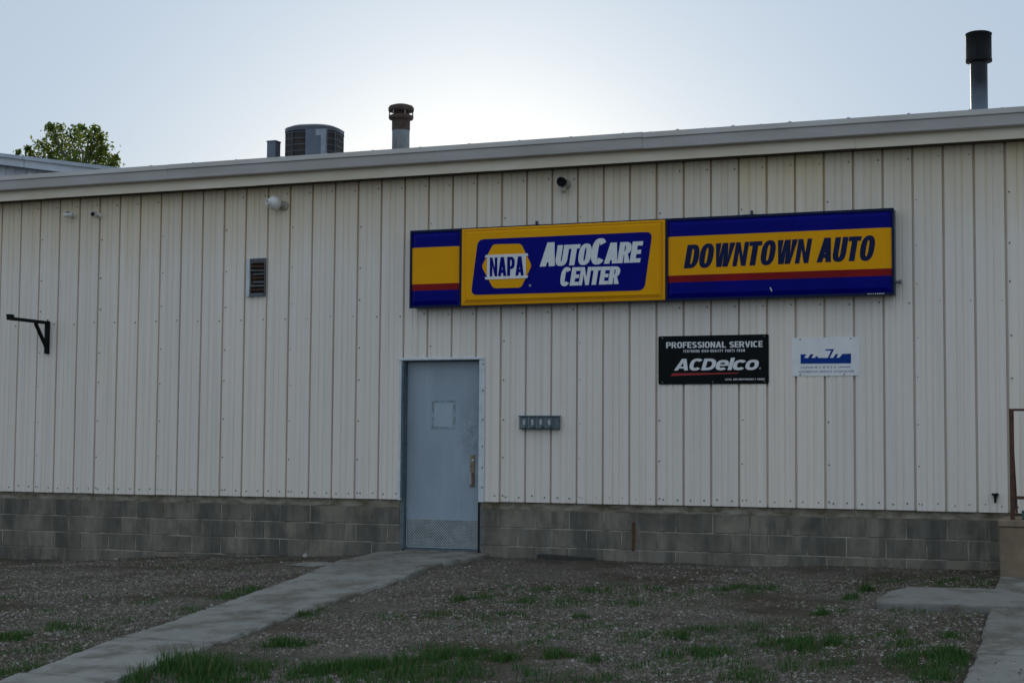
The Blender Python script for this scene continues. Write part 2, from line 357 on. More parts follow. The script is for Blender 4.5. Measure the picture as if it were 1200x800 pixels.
for y0, y1 in ((-3.34, -4.92), (-4.94, -5.66), (-5.68, -7.3), (-7.32, -9.4)):
    e = lambda y: float(np.interp(-y, [3.3, 4.9, 6.5, 9.4], [5.56, 5.66, 5.71, 5.85]))
    slab('slab', [(e(y0)+.02, y0), (e(y1), y1), (e(y1)+2.6, y1-.05), (e(y0)+2.6, y0-.05)], lambda x, y: float(G(x, y))+.048, .12, pave, MAT['concrete'])

# ------------------------------------------------------------------ the building
XL, XR, DEPTH = -11.06, 8.25, 11.0
S = .3048
bld = empty('metal_building', (0, 0, 0), 'long cream metal-sided workshop with block base and a blue-grey door', 'building')
bld.location = (0, 0, 0)
SH = 3.725                     # siding height
DX0, DX1, DZ1 = -1.235, -.245, 1.605   # door opening in the siding
def profile():
    """front profile of the ribbed sheet over its whole length: (x, y)"""
    P = []
    for i in range(-36, 28):
        x = i*S
        P += [(x-.013, -.044), (x-.011, -.001), (x+.007, -.001), (x+.013, -.044)]     # reverse-rolled sheet: narrow deep grooves
        for q in (.118, .187): P += [(x+q-.010, -.044), (x+q-.005, -.0365), (x+q+.005, -.0365), (x+q+.010, -.044)]
    return np.array(P)
PROF = profile()
def sheet(mb, x0, x1, z0, z1, dy=0.0):
    xx = [x0]+[float(x) for x in PROF[:, 0] if x0+.002 < x < x1-.002]+[x1]
    yy = [float(np.interp(x, PROF[:, 0], PROF[:, 1]))+dy for x in xx]
    zz = [z0, (z0*2+z1)/3, (z0+z1*2)/3, z1]
    n = len(xx)
    wob = [[0, random.uniform(-.0018, .0018), random.uniform(-.0018, .0018), 0] for _ in range(1)][0]
    V = [(x, y+wob[k], z) for k, z in enumerate(zz) for x, y in zip(xx, yy)]
    mb.add(V, [(r*n+k, r*n+k+1, (r+1)*n+k+1, (r+1)*n+k) for r in range(3) for k in range(n-1)])
    # thin folded edges at the foot and at the lap so that the sheet has thickness
    mb.add([(x, y, z0) for x, y in zip(xx, yy)]+[(x, .002, z0) for x, y in zip(xx, yy)], [(k, k+n, k+n+1, k+1) for k in range(n-1)])
    mb.add([(x0, yy[0], z0), (x0, yy[0], z1), (x0, yy[0]+.006, z1), (x0, yy[0]+.006, z0)], [(0, 1, 2, 3)])
for k in range(-36, 27, 3):
    x0, x1 = k*S+.0135, (k+3)*S+.0165; mb = MB(); dy = random.uniform(-.0012, .0012) - (.0025 if k % 2 else 0)
    zb = random.uniform(-.004, .004)
    if x0 < DX0 < x1 and x0 < DX1 < x1: pass
    if x1 <= DX0 or x0 >= DX1: sheet(mb, x0, x1, zb, SH, dy)
    else:
        a, b = max(x0, DX0), min(x1, DX1)
        if a > x0: sheet(mb, x0, a, zb, SH, dy)
        if b < x1: sheet(mb, b, x1, zb, SH, dy)
        sheet(mb, a, b, DZ1, SH, dy)
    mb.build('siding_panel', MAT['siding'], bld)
# screws: foot row, girt row, stitch columns at the laps
mb = MB()
def screw(x, z, y, r=.0095):
    if DX0-.05 < x < DX1+.05 and z < DZ1+.03: return
    mb.lathe([(0, .006), (r*.6, .006), (r*.62, .002), (r, .001), (r, -.006)], (x, y, z), (0, -1, 0), 7, False)
for i in range(-36, 27):
    for q in (.075, .232): screw(i*S+q+random.uniform(-.012, .012), .065+random.uniform(-.012, .012), -.045)
    for zz in (2.13, 3.62): screw(i*S-.045, zz+random.uniform(-.012, .012), -.045)
    if i % 3 == 0:
        screw(i*S+.036, .07, -.045)
        for zz in (.47, .9, 1.36, 1.78, 2.3, 2.72, 3.2): screw(i*S+.036+random.uniform(-.004, .006), zz+random.uniform(-.03, .03), -.045)
for zz in (.16, .38, .62, .92, 1.25, 1.55): mb.lathe([(0, .005), (.007, .005), (.010, .001), (.010, -.004)], (DX1+.035, -.0565, zz), (0, -1, 0), 7, False)
tag(mb.build('screw_head', MAT['screw'], bld), kind='stuff')

# block base: mortar backing, blocks, cast top strip
ZC = [-.086, -.2892, -.4924, -.6956, -.8988, -1.10]
for side, (a, b) in enumerate(((XL, -1.262), (-.254, XR))):
    base = MB().box((a, .012, -1.2), (b, .25, -.084)).build('block_wall', MAT['mortar'], bld)
    MB().box((a, .0035, -.084), (b, .25, -.003)).build('concrete_cap', MAT['parge'], base)
    cuts = [-1.974] if side == 0 else [2.847]
    for c in range(5):
        off = -4.065 if side == 0 else .405
        st = off + (S*2/3 if c % 2 else 0)
        j = [st+.4064*k for k in range(-40, 45)]
        J = sorted([x for x in j if a+.06 < x < b-.06 and all(abs(x-q) > .07 for q in cuts)]+[a, b]+[q for q in cuts])
        for x0, x1 in zip(J[:-1], J[1:]):
            if x1 < -9.2 or x0 > 7.4: continue
            g = .007; pr = random.uniform(-.0025, .002)
            MB().box((x0+g, .004+pr, ZC[c+1]+g), (x1-g, .05, ZC[c]-g), .003).build('block', MAT['block'], base)
# rest of the shell
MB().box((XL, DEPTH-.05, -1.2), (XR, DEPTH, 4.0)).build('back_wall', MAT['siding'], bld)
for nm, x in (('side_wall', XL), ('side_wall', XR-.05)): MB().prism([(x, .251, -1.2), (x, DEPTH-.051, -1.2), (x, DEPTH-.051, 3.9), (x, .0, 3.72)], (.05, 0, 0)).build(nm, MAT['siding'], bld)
MB().box((XL, .05, -.05), (DX0-.05, .07, 3.7)).box((DX1+.05, .05, -.05), (XR, .07, 3.7)).box((DX0-.05, .05, DZ1+.01), (DX1+.05, .07, 3.7)).build('wall_lining', MAT['dark_gap'], bld)
# eave: soffit, fascia, gutter
MB().box((XL-.1, -.216, 3.7255), (XR+.1, .06, 3.745)).build('soffit', MAT['soffit'], bld)
for a, b in ((XL-.15, -6.2), (-6.2, -3.1), (-3.1, -.05), (-.05, 3.0), (3.0, 4.02), (4.02, XR+.15)):
    MB().prism([(a+.001, -.217, 3.722), (a+.001, -.232, 3.722), (a+.001, -.234, 3.845), (a+.001, -.217, 3.845)], (b-a-.002, 0, random.uniform(-.004, .004))).build('fascia', MAT['fascia'], bld)
for a, b in ((XL-.15, -4.3), (-4.3, 1.75), (1.75, XR+.15)):
    dz = random.uniform(-.003, .003)
    MB().prism([(a, -.236, 3.842+dz), (a, -.305, 3.842+dz), (a, -.318, 3.852+dz), (a, -.318, 3.962+dz), (a, -.332, 3.968+dz), (a, -.332, 3.976+dz), (a, -.310, 4.03+dz), (a, -.300, 4.03+dz), (a, -.236, 4.0+dz)], (b-a-.003, 0, 0)).build('gutter', MAT['gutter'], bld)
# roof sheet with ribs that end at the eave
RS = .06
def rz(y): return 4.012+RS*(y+.31)
V = []; Fq = []
P = []
for i in range(int((XL-.2)/S), int((XR+.2)/S)+1):
    x = i*S; hh = .027 if i % 2 else .020
    P += [(x-.03, 0), (x-.012, hh), (x+.012, hh), (x+.03, 0)]
n = len(P)
for y in (-.30, 3, DEPTH+.1): V += [(x, y, rz(y)+h) for x, h in P]
for y in (DEPTH+.1, -.30): V += [(x, y, rz(y)-.03) for x, h in P]
Fq = [(r*n+k, r*n+k+1, (r+1)*n+k+1, (r+1)*n+k) for r in range(4) for k in range(n-1)] + [(4*n+k, 4*n+k+1, k+1, k) for k in range(n-1)]
MB().add(V, Fq).build('roof', MAT['roof'], bld)

# door
DY = .055
dr = MB().box((-1.2055, DY, -.545), (-.283, DY+.045, 1.590)).build('door', MAT['door'], bld)
MB().box((-1.19, DY-.004, -.528), (-.302, DY-.0005, -.222)).build('kick_plate', MAT['kick'], dr)
hp = MB(); hp.box((-.405, DY-.008, .155), (-.345, DY-.0005, .52), .002); hp.build('handle_plate', MAT['brass'], dr)
hd = MB(); hd.tube((-.378, DY-.008, .32), (-.378, DY-.055, .31), .009, n=8); hd.tube((-.378, DY-.055, .315), (-.378, DY-.05, .19), .012, .014, n=8); hd.tube((-.378, DY-.05, .195), (-.378, DY-.008, .185), .009, n=8); hd.build('handle', MAT['grey_box_light'], dr)
lk = MB(); lk.lathe([(0, .014), (.016, .014), (.019, 0)], (-.368, DY-.008, .455), (0, -1, 0), 12); lk.lathe([(0, .006), (.006, .006), (.006, 0)], (-.372, DY-.008, .362), (0, -1, 0), 8); lk.build('lock_cylinder', MAT['grey_box_light'], dr)
# a rectangle of old tape and glue where a notice hung
nt = MB(); x0, x1, z0, z1 = -.895, -.595, .815, 1.145
for a, b in (((x0, z0), (x1, z0+.025)), ((x0, z1-.025), (x1, z1)), ((x0, z0+.026), (x0+.03, z1-.026)), ((x1-.03, z0+.026), (x1, z1-.026))): nt.box((a[0], DY-.0025, a[1]), (b[0], DY-.0005, b[1]))
worn('old_glue', (.22, .26, .27), (.335, .415, .485), .7, 0, 16, (.42, .62)); nt.build('glue_mark', MAT['old_glue'], dr)
worn('old_paper', (.40, .47, .52), (.33, .41, .47), .7, 0, 10); MB().box((x0+.032, DY-.002, z0+.028), (x1-.032, DY-.0005, z1-.028)).build('notice_patch', MAT['old_paper'], dr)
fr = MB()
fr.box((DX0-.0, .0, -.56), (-1.212, DY+.06, DZ1-.001)); fr.box((-.283, .0, -.56), (DX1, DY+.06, DZ1-.001)); fr.box((-1.211, .0, 1.594), (-.284, DY+.06, DZ1-.001))
fr = fr.build('door_frame', MAT['frame_blue'], bld)
MB().box((DX0-.026, -.056, -.003), (DX0+.001, -.002, DZ1)).build('jamb_trim', MAT['white_trim'], fr)
MB().box((DX0+.0015, -.05, .03), (DX0+.026, -.0005, DZ1-.06)).build('jamb_strip', MAT['teal_frame'], fr)
MB().box((DX1-.012, -.056, -.006), (DX1+.055, -.0005, DZ1-.001)).build('jamb_trim', MAT['white_trim'], fr)
MB().prism([(DX0-.03, -.012, DZ1+.03), (DX0-.03, -.047, DZ1+.03), (DX0-.03, -.068, DZ1+.014), (DX0-.03, -.068, DZ1+.001), (DX0-.03, -.012, DZ1+.001)], (DX1-DX0+.075, 0, 0)).build('head_trim', MAT['white_trim'], fr)
for z in (-.2, .55, 1.3): MB().tube((-1.209, DY-.012, z), (-1.209, DY-.012, z+.11), .011, n=8).build('hinge', MAT['teal_frame'], fr)
MB().box((-1.262, .012, -.60), (-.222, .30, -.575)).build('threshold', MAT['parge'], fr)
MB().box((-1.21, .03, -.574), (-.284, .16, -.552)).build('sill_bar', MAT['grey_box'], fr)
MB().box((-1.3, .165, -.6), (-.2, .18, 1.65)).build('door_backing', MAT['dark_gap'], fr)
MB().box((-.2825, -.001, -.574), (-.2555, .02, -.01)).build('jamb_gap', MAT['dark_gap'], fr)
MB().box((-1.2605, -.001, -.574), (-1.2365, .02, -.01)).build('jamb_gap', MAT['frame_blue'], fr)

# louvred vent with broken slats
vt = MB(); vx0, vx1, vz0, vz1 = -3.315, -3.058, 2.405, 2.862
vt.box((vx0, -.05, vz0), (vx0+.045, -.012, vz1)); vg = MB(); vg.box((vx1-.006, -.05, vz0), (vx1, -.012, vz1)); vg.box((vx0+.046, -.05, vz1-.020), (vx1-.013, -.012, vz1)); vg.box((vx0+.046, -.05, vz0), (vx1-.013, -.012, vz0+.035))
vo = vt.build('wall_vent', MAT['white_trim'], bld); vo.location.y = -.033; vg.build('vent_frame', MAT['unit_panel'], vo)
MB().box((vx0+.045, -.0135, vz0+.035), (vx1-.012, -.0125, vz1-.032)).build('vent_backing', MAT['vent_rust'], vo)
for k in range(8):
    z = vz0+.072+k*.0475; x0 = vx0+.048+(0 if k in (0, 1, 5, 6, 7) else .04)
    MB().prism([(x0, -.018, z+.018), (x0, -.046, z-.002), (x0, -.046, z-.0045), (x0, -.018, z+.014)], (vx1-.016-x0, random.uniform(-.002, .002), random.uniform(-.006, .004))).build('slat', MAT['galv' if k % 3 else 'rail_rust'], vo)

# ------------------------------------------------------------------ lettering: heavy sans outlines, one unit high
def sup(cx, cz, rx, rz_, a0=0, a1=360, n=26, e=2.5):
    o = []
    for k in range(n+1):
        t = R(a0+(a1-a0)*k/n); c, s_ = math.cos(t), math.sin(t)
        o.append((cx+rx*math.copysign(abs(c)**(2/e), c), cz+rz_*math.copysign(abs(s_)**(2/e), s_)))
    return o if abs(a1-a0) < 359 else o[:-1]
def ribbon(c, h):
    L = []; Rr = []
    for k, p_ in enumerate(c):
        a = c[max(0, k-1)]; b = c[min(len(c)-1, k+1)]; d = Vector((b[0]-a[0], b[1]-a[1])).normalized(); nn = Vector((-d.y, d.x))*h/2
        L.append((p_[0]+nn.x, p_[1]+nn.y)); Rr.append((p_[0]-nn.x, p_[1]-nn.y))
    return L+Rr[::-1]
def glyph(ch, w=.55, s=.19, t=.17):
    """returns (advance, [outer, hole, ...], ...) as a list of polygons with holes"""
    if ch == ' ': return w*.55, []
    if ch == 'I': return s, [[[(0, 0), (0, 1), (s, 1), (s, 0)]]]
    if ch == '-': return w*.6, [[[(0, .38), (0, .38+t), (w*.6, .38+t), (w*.6, .38)]]]
    if ch == 'A':
        w = w*1.12; a = s*.58; m = w/2-a; zt = (w/2-s)/m
        return w, [[[(0, 0), (m, 1), (w-m, 1), (w, 0), (w-s, 0), (w-s-.17*m, .17), (s+.17*m, .17), (s, 0)], [(s+.33*m, .33), (w-s-.33*m, .33), (w/2+.004, min(zt, .9)), (w/2-.004, min(zt, .9))]]]
    if ch == 'N': s = min(s, w*.34); return w, [[[(0, 0), (0, 1), (s*1.0, 1), (w-s, .42), (w-s, 1), (w, 1), (w, 0), (w-s, 0), (s, .58), (s, 0)]]]
    if ch == 'M': w *= 1.35; return w, [[[(0, 0), (0, 1), (s*1.15, 1), (w/2, .45), (w-s*1.15, 1), (w, 1), (w, 0), (w-s, 0), (w-s, .6), (w/2, .08), (s, .6), (s, 0)]]]
    if ch == 'H': return w, [[[(0, 0), (0, 1), (s, 1), (s, .5+t/2), (w-s, .5+t/2), (w-s, 1), (w, 1), (w, 0), (w-s, 0), (w-s, .5-t/2), (s, .5-t/2), (s, 0)]]]
    if ch == 'T': w *= .95; return w, [[[(0, 1), (w, 1), (w, 1-t), (w/2+s/2, 1-t), (w/2+s/2, 0), (w/2-s/2, 0), (w/2-s/2, 1-t), (0, 1-t)]]]
    if ch == 'L': w *= .85; return w, [[[(0, 0), (0, 1), (s, 1), (s, t), (w, t), (w, 0)]]]
    if ch == 'E': w *= .86; return w, [[[(0, 0), (0, 1), (w, 1), (w, 1-t), (s, 1-t), (s, .5+t/2), (w*.94, .5+t/2), (w*.94, .5-t/2), (s, .5-t/2), (s, t), (w, t), (w, 0)]]]
    if ch == 'F': w *= .84; return w, [[[(0, 0), (0, 1), (w, 1), (w, 1-t), (s, 1-t), (s, .5+t/2), (w*.94, .5+t/2), (w*.94, .5-t/2), (s, .5-t/2), (s, 0)]]]
    if ch == 'V': w *= 1.1; return w, [[[(0, 1), (s, 1), (w/2, .3), (w-s, 1), (w, 1), (w/2+s*.55, 0), (w/2-s*.55, 0)]]]
    if ch == 'Y': w *= 1.1; return w, [[[(0, 1), (s, 1), (w/2, .6), (w-s, 1), (w, 1), (w/2+s/2, .4), (w/2+s/2, 0), (w/2-s/2, 0), (w/2-s/2, .4)]]]
    if ch == 'W':
        w *= 1.5; return w, [[[(0, 1), (s, 1), (.27*w, .38), (.5*w-s*.5, 1), (.5*w+s*.5, 1), (.73*w, .38), (w-s, 1), (w, 1), (.79*w, 0), (.79*w-s*.95, 0), (.5*w, .6), (.21*w+s*.95, 0), (.21*w, 0)]]]
    if ch == 'U': return w, [[[(0, 1), (s, 1)]+sup(w/2, .36, w/2-s, .36-t, 180, 360, 12)+[(w-s, 1), (w, 1)]+sup(w/2, .36, w/2, .37, 360, 180, 14)]]
    if ch in 'OQ':
        w *= 1.06; P_ = [[sup(w/2, .5, w/2, .515), sup(w/2, .5, w/2-s, .515-t)[::-1]]]
        if ch == 'Q': P_.append([[(w*.55, .2), (w*.72, .28), (w*1.05, -.06), (w*.85, -.1)]])
        return w, P_
    if ch == 'C': return w, [[sup(w/2, .5, w/2, .515, 38, 322, 26)+sup(w/2, .5, w/2-s, .515-t, 322-8, 38+8, 22)]]
    if ch == 'G': return w, [[sup(w/2, .5, w/2, .515, 38, 300, 26)+[(w, .12), (w, .55), (w*.55, .55), (w*.55, .40), (w-s, .40), (w-s, .26)]+sup(w/2, .5, w/2-s, .515-t, 296, 46, 20)]]
    if ch == 'D':
        m = max(w*.4, s+.03); b_ = w*1.04-m
        return w*1.04, [[[(0, 0), (0, 1), (m, 1)]+sup(m, .5, b_, .5, 88, -88, 18)+[(m, 0)], [(s, t), (m, t)]+sup(m, .5, b_-s, .5-t, -88, 88, 14)+[(m, 1-t), (s, 1-t)]]]
    if ch == 'P': return w, [[[(0, 0), (0, 1), (w*.45, 1)]+sup(w*.45, .68, w*.55, .32, 88, -88, 14)+[(w*.45, .36), (s, .36), (s, 0)], [(s, .36+t*.85), (w*.45, .36+t*.85)]+sup(w*.45, .68, w*.55-s, .32-t*.85, -88, 88, 10)+[(w*.45, 1-t*.85), (s, 1-t*.85)]]]
    if ch == 'R': return w*1.05, [[[(0, 0), (0, 1), (w*.45, 1)]+sup(w*.45, .70, w*.55, .30, 88, -60, 13)+[(w*1.05, 0), (w*1.05-s*1.1, 0), (w*.5, .38), (s, .38), (s, 0)], [(s, .40+t*.8), (w*.45, .40+t*.8)]+sup(w*.45, .70, w*.55-s, .30-t*.8, -88, 88, 10)+[(w*.45, 1-t*.8), (s, 1-t*.8)]]]
    if ch == 'B': return w, [[[(0, 0), (0, 1), (w*.45, 1)]+sup(w*.45, .75, w*.5, .25, 88, -60, 10)+sup(w*.45, .27, w*.55, .27, 60, -88, 10)+[(w*.45, 0)], [(s, .58), (w*.45, .58)]+sup(w*.45, .72, w*.5-s, .13, -80, 80, 8)+[(w*.45, 1-t), (s, 1-t)][::1], [(s, t), (w*.45, t)]+sup(w*.45, .28, w*.55-s, .13, -80, 80, 8)+[(w*.45, .44), (s, .44)]]]
    if ch == 'S':
        k = (s+t)/2; c = sup(w/2, .735, w/2-k/2, .265-k/2, 20, 270, 14, 2.2)+sup(w/2, .265, w/2-k/2, .265-k/2, 90, -160, 14, 2.2); return w*.98, [[ribbon(c, k)]]
    if ch == 'l': return s*1.05, [[[(0, 0), (0, 1.06), (s*1.05, 1.06), (s*1.05, 0)]]]
    if ch == 'o': return w, [[sup(w/2, .43, w/2, .445), sup(w/2, .43, w/2-s, .445-t)[::-1]]]
    if ch == 'c': return w*.95, [[sup(w/2, .43, w/2, .445, 35, 325, 24)+sup(w/2, .43, w/2-s, .445-t, 317, 43, 20)]]
    if ch == 'e': return w, [[sup(w/2, .43, w/2, .445, -8, 318, 26)+sup(w/2, .43, w/2-s, .445-t, 312, 196, 12)+[(w*.97, .37)], [(s, .50)]+[(w-s, .50)]+sup(w/2, .48, w/2-s, .395-t, 14, 166, 10)]]
    return w*.5, []
def letters(name, text, x0, x1, zl0, zl1, h0, h1, y, mat, parent, slant=0.0, w=.55, s=.19, t=.17, gap=.06, scale=None, weight=None):
    """text laid along a line from (x0, zl0) to (x1, zl1) with cap heights h0 and h1; scale: per-letter height factor"""
    items = []; a = 0
    for i, ch in enumerate(text):
        k = 1.0 if scale is None else scale[i]; adv, polys = glyph(ch, w, s, t); items.append((a, k, polys)); a += (adv+gap)*k
    tot = a-gap; V = []; Fs = []
    for a0_, k, polys in items:
        for poly in polys:
            base = len(V); loops = []
            for lp in poly:
                L = []
                for u, v in lp:
                    f = (a0_+u*k)/tot; hh = h0+(h1-h0)*f
                    xx = x0+(x1-x0)*f + v*k*hh*slant; zz = zl0+(zl1-zl0)*f + v*k*hh; L.append(Vector((xx, y, zz)))
                loops.append(L); V += L
            for tri in tessellate_polygon([[Vector((p_.x, p_.z, 0)) for p_ in L] for L in loops]): Fs.append(tuple(base+i for i in tri))
    m_ = MB().add(V, []); 
    for f in Fs:
        a_, b_, c_ = (Vector(V[i]) for i in f)
        nrm = (b_-a_).cross(c_-a_)
        if nrm.length < 1e-12: continue
        m_.f.append(f if nrm.y < 0 else f[::-1]); m_.sm.append(False)
    return m_.build(name, mat, parent)
def plate(name, pts, y, th, mat, parent):
    """flat sheet from a loop of (x, z) points, front at y, thickness th"""
    a = sum(pts[k][0]*pts[(k+1) % len(pts)][1]-pts[(k+1) % len(pts)][0]*pts[k][1] for k in range(len(pts)))
    if a < 0: pts = pts[::-1]
    return MB().prism([(x, y, z) for x, z in pts][::-1], (0, th, 0)).build(name, mat, parent)
def rounded(pts, r, n=6):
    o = []
    for k in range(len(pts)):
        p_ = Vector(pts[k]); a = Vector(pts[k-1]); b = Vector(pts[(k+1) % len(pts)])
        p0 = p_+(a-p_).normalized()*r; p1 = p_+(b-p_).normalized()*r
        for q in range(n+1):
            t = q/n; v = p0*(1-t)**2+p_*(2*t*(1-t))+p1*t**2; o.append((v.x, v.y))
    return o
YS = -.20
def xz(px, py, y=YS): v = W(px, py, y); return (v.x, v.z)
def pan(name, x0, x1, z0, z1, y, inset, depth, mat, parent, skirt=None):
    """pan-formed sign face: sloped skirt and flat raised field"""
    mb = MB(); O = [(x0, z0), (x1, z0), (x1, z1), (x0, z1)]; I = [(x0+inset, z0+inset), (x1-inset, z0+inset), (x1-inset, z1-inset), (x0+inset, z1-inset)]
    V = [(x, y, z) for x, z in O]+[(x, y-depth, z) for x, z in I]
    return mb.add(V, [(4, 5, 6, 7)]+[(k, (k+1) % 4, (k+1) % 4+4, k+4) for k in range(4)]).build(name, mat, parent)

# ------------------------------------------------------------------ big sign
sg = empty('store_sign', (1.66, -.2, 2.2), 'long blue and yellow lightbox sign reading AutoCare Center and Downtown Auto', 'sign'); sg.location = (0, 0, 0)
sx0, sx1, sz0, sz1 = -1.075, 4.40, 2.195, 3.09
case = MB()
case.box((sx0+.01, -.17, sz0+.01), (sx1-.004, -.046, sz1-.01)); case.build('cabinet', MAT['sign_case_side'], sg)
fm = MB(); b = .028
for a, c in ((sx0, -.43), (-.427, 1.975), (1.978, sx1)):
    bl = .028 if a == sx0 or True else .02
    fm.box((a, -.20, sz0), (c, -.1702, sz0+b)); fm.box((a, -.20, sz1-b), (c, -.1702, sz1)); fm.box((a, -.20, sz0+b+.0005), (a+.022, -.1702, sz1-b-.0005)); fm.box((c-.022, -.20, sz0+b+.0005), (c, -.1702, sz1-b-.0005))
fm.build('frame', MAT['sign_navy'], sg)
def striped(x0, x1, name):
    """face with blue field, yellow band, red rule; the field is raised in the middle"""
    z0, z1 = sz0+b, sz1-b; ins = .05; dp = .022; y0 = -.186
    fo = empty(name, (0, 0, 0)); fo.parent = sg
    zs = [(z0, z0+.17, 'sign_blue', 'blue_band'), (z0+.17, z0+.245, 'sign_red', 'red_band'), (z0+.245, z0+.665, 'sign_yellow', 'yellow_band'), (z0+.665, z1, 'sign_blue', 'blue_band')]
    for k, (a, c, m, nm) in enumerate(zs):
        mb = MB(); A = a+ins if k == 0 else a; Cc = c-ins if k == 3 else c
        mb.add([(x0+ins, y0-dp, A), (x1-ins, y0-dp, A), (x1-ins, y0-dp, Cc), (x0+ins, y0-dp, Cc), (x0, y0, a), (x1, y0, a), (x1, y0, c), (x0, y0, c)], [(0, 1, 2, 3), (4, 0, 3, 7), (1, 5, 6, 2)])
        if k == 0: mb.add([(x0, y0, a), (x1, y0, a), (x1-ins, y0-dp, A), (x0+ins, y0-dp, A)], [(0, 1, 2, 3)])
        if k == 3: mb.add([(x0+ins, y0-dp, Cc), (x1-ins, y0-dp, Cc), (x1, y0, c), (x0, y0, c)], [(0, 1, 2, 3)])
        mb.build(nm, MAT[m], fo)
    return fo, y0-dp, z0
f1, yf, zf0 = striped(sx0+.022, -.43-.022, 'end_face')
f3, yf, zf0 = striped(1.978+.022, sx1-.022, 'name_face')
f2 = pan('centre_face', -.427+.004, 1.975-.004, sz0+.012, sz1-.012, -.202, .012, .006, MAT['sign_yellow'], sg)
pan('raised_field', -.427+.05, 1.975-.05, sz0+.058, sz1-.045, -.2085, .016, .012, MAT['sign_yellow'], f2)
MB().box((-.427+.034, -.2098, sz0+.040), (1.975-.034, -.2085, sz0+.055)).box((-.427+.030, -.2098, sz1-.042), (1.975-.034, -.2085, sz1-.034)).box((1.975-.042, -.2098, sz0+.056), (1.975-.032, -.2085, sz1-.043)).build('rim_line', MAT['sign_yellow_rim'], f2)
y1 = -.2205
def q(px, py): return xz(px, py, -.22)
plate('blue_field', rounded([q(560.3, 280.6), q(552, 345.6), q(755, 340.2), q(764.6, 271.6)], .075), y1-.0035, .003, MAT['sign_blue'], f2)
hx = [q(564.7, 312.3), q(578.0, 286.4), q(610.9, 285.6), q(623.3, 311.2), q(610.9, 337.0), q(578.2, 337.8)]
plate('hexagon', rounded(hx, .035, 4), y1-.0071, .003, MAT['sign_yellow'], f2)
hz0, hz1 = q(594, 326.2)[1], q(594, 298.6)[1]
wb = [q(570.2, 324.6), q(617.6, 323.6), q(617.8, 326.0), q(572, 327.4)]
a_, c_ = q(571.2, 312)[0], q(616.6, 311)[0]
plate('white_band', [(a_, hz0), (c_, hz0), (c_, hz1), (a_, hz1)], y1-.0107, .003, MAT['sign_white'], f2)
plate('white_rule', [(a_-.028, hz1-.022), (c_+.03, hz1-.022), (c_+.018, hz1+.006), (a_-.016, hz1+.006)], y1-.0125, .0012, MAT['sign_white'], f2)
plate('white_rule', [(a_-.016, hz0-.006), (c_+.018, hz0-.006), (c_+.03, hz0+.022), (a_-.028, hz0+.022)], y1-.0125, .0012, MAT['sign_white'], f2)
# the band's gold ends, as on the photograph the white stops short of the hexagon's points
letters('lettering', 'NAPA', a_+.035, c_-.022, hz0+.026, hz0+.026, hz1-hz0-.052, hz1-hz0-.052, y1-.0140, MAT['sign_blue'], f2, 0, .5, .20, .17, .05)
ring = [[sup(*q(621.3, 334.5), .016, .016, 0, 360, 14, 2), sup(*q(621.3, 334.5), .011, .011, 0, 360, 14, 2)[::-1]]]
rp = sup(*q(621.3, 334.5), .015, .015, 0, 360, 14, 2); plate('registered_mark', rp, y1-.0055, .001, MAT['print_grey'], f2)
p0, p1 = q(632.6, 312.5), q(750.2, 307.4)
hA = q(636, 287.5)[1]-q(633, 312.5)[1]; hE = q(752, 284)[1]-q(750, 307.5)[1]
letters('lettering', 'AUTOCARE', p0[0], p1[0], p0[1], p1[1], hA*.965, hA*.965, y1-.0052, MAT['sign_white'], f2, .16, .50, .225, .20, -.01, [1.16, 1, 1, 1, 1.22, 1, 1, 1])
p0, p1 = q(655.6, 335.2), q(725.2, 332.7)
letters('lettering', 'CENTER', p0[0], p1[0], p0[1], p1[1], q(660, 313.4)[1]-q(660, 335)[1], q(726, 312.2)[1]-q(726, 332.7)[1], y1-.0052, MAT['sign_white'], f2, .16, .53, .235, .20, .012)
def q3(px, py): return xz(px, py, -.21)
p0, p1 = q3(801.2, 314.6), q3(947.2, 308.2)
letters('lettering', 'DOWNTOWN', p0[0], p1[0], p0[1], p1[1], q3(803, 287)[1]-q3(801, 314.6)[1], q3(948, 279.5)[1]-q3(948, 308.2)[1], yf-.0015, MAT['letter_navy'], f3, .17, .49, .212, .185, .02)
p0, p1 = q3(956.6, 307.6), q3(1022.4, 305.0)
letters('lettering', 'AUTO', p0[0], p1[0], p0[1], p1[1], q3(960, 279)[1]-q3(957, 307.6)[1], q3(1024, 276.2)[1]-q3(1023, 305.2)[1], yf-.0015, MAT['letter_navy'], f3, .17, .49, .212, .185, .02)
# maker's strip, scratch, lifting tabs, conduit stub
mk = MB()
for k in range(9): mk.box((4.13+k*.019, -.2015, sz0+.011), (4.13+k*.019+random.uniform(.006, .014), -.2002, sz0+.021))
mk.build('maker_mark', MAT['sign_white'], sg)
plate('scratch', [q3(902, 337), q3(903, 336.5), q3(905, 341), q3(904, 341.5)], yf-.003, .001, MAT['sign_white'], f3)
for px, py in ((628, 259), (880, 250)):
    v = W(px, py, -.12); MB().box((v.x-.09, -.14, sz1-.0005), (v.x+.05, -.08, sz1+.012)).box((v.x-.005, -.125, sz1+.0125), (v.x+.02, -.095, sz1+.055)).build('lifting_tab', MAT['sign_case_side'], sg)
MB().tube((sx1-.003, -.11, 2.335), (sx1+.04, -.11, 2.335), .016, n=10).tube((sx1+.041, -.11, 2.335), (sx1+.06, -.11, 2.335), .024, n=10).build('conduit_stub', MAT['galv'], sg)
MB().box((sx0+.3, -.045, sz0+.02), (sx0+.36, -.0435, sz1-.02)).box((1.6, -.045, sz0+.02), (1.66, -.0435, sz1-.02)).box((4.0, -.045, sz0+.02), (4.06, -.0435, sz1-.02)).build('mounting_rail', MAT['galv'], sg)

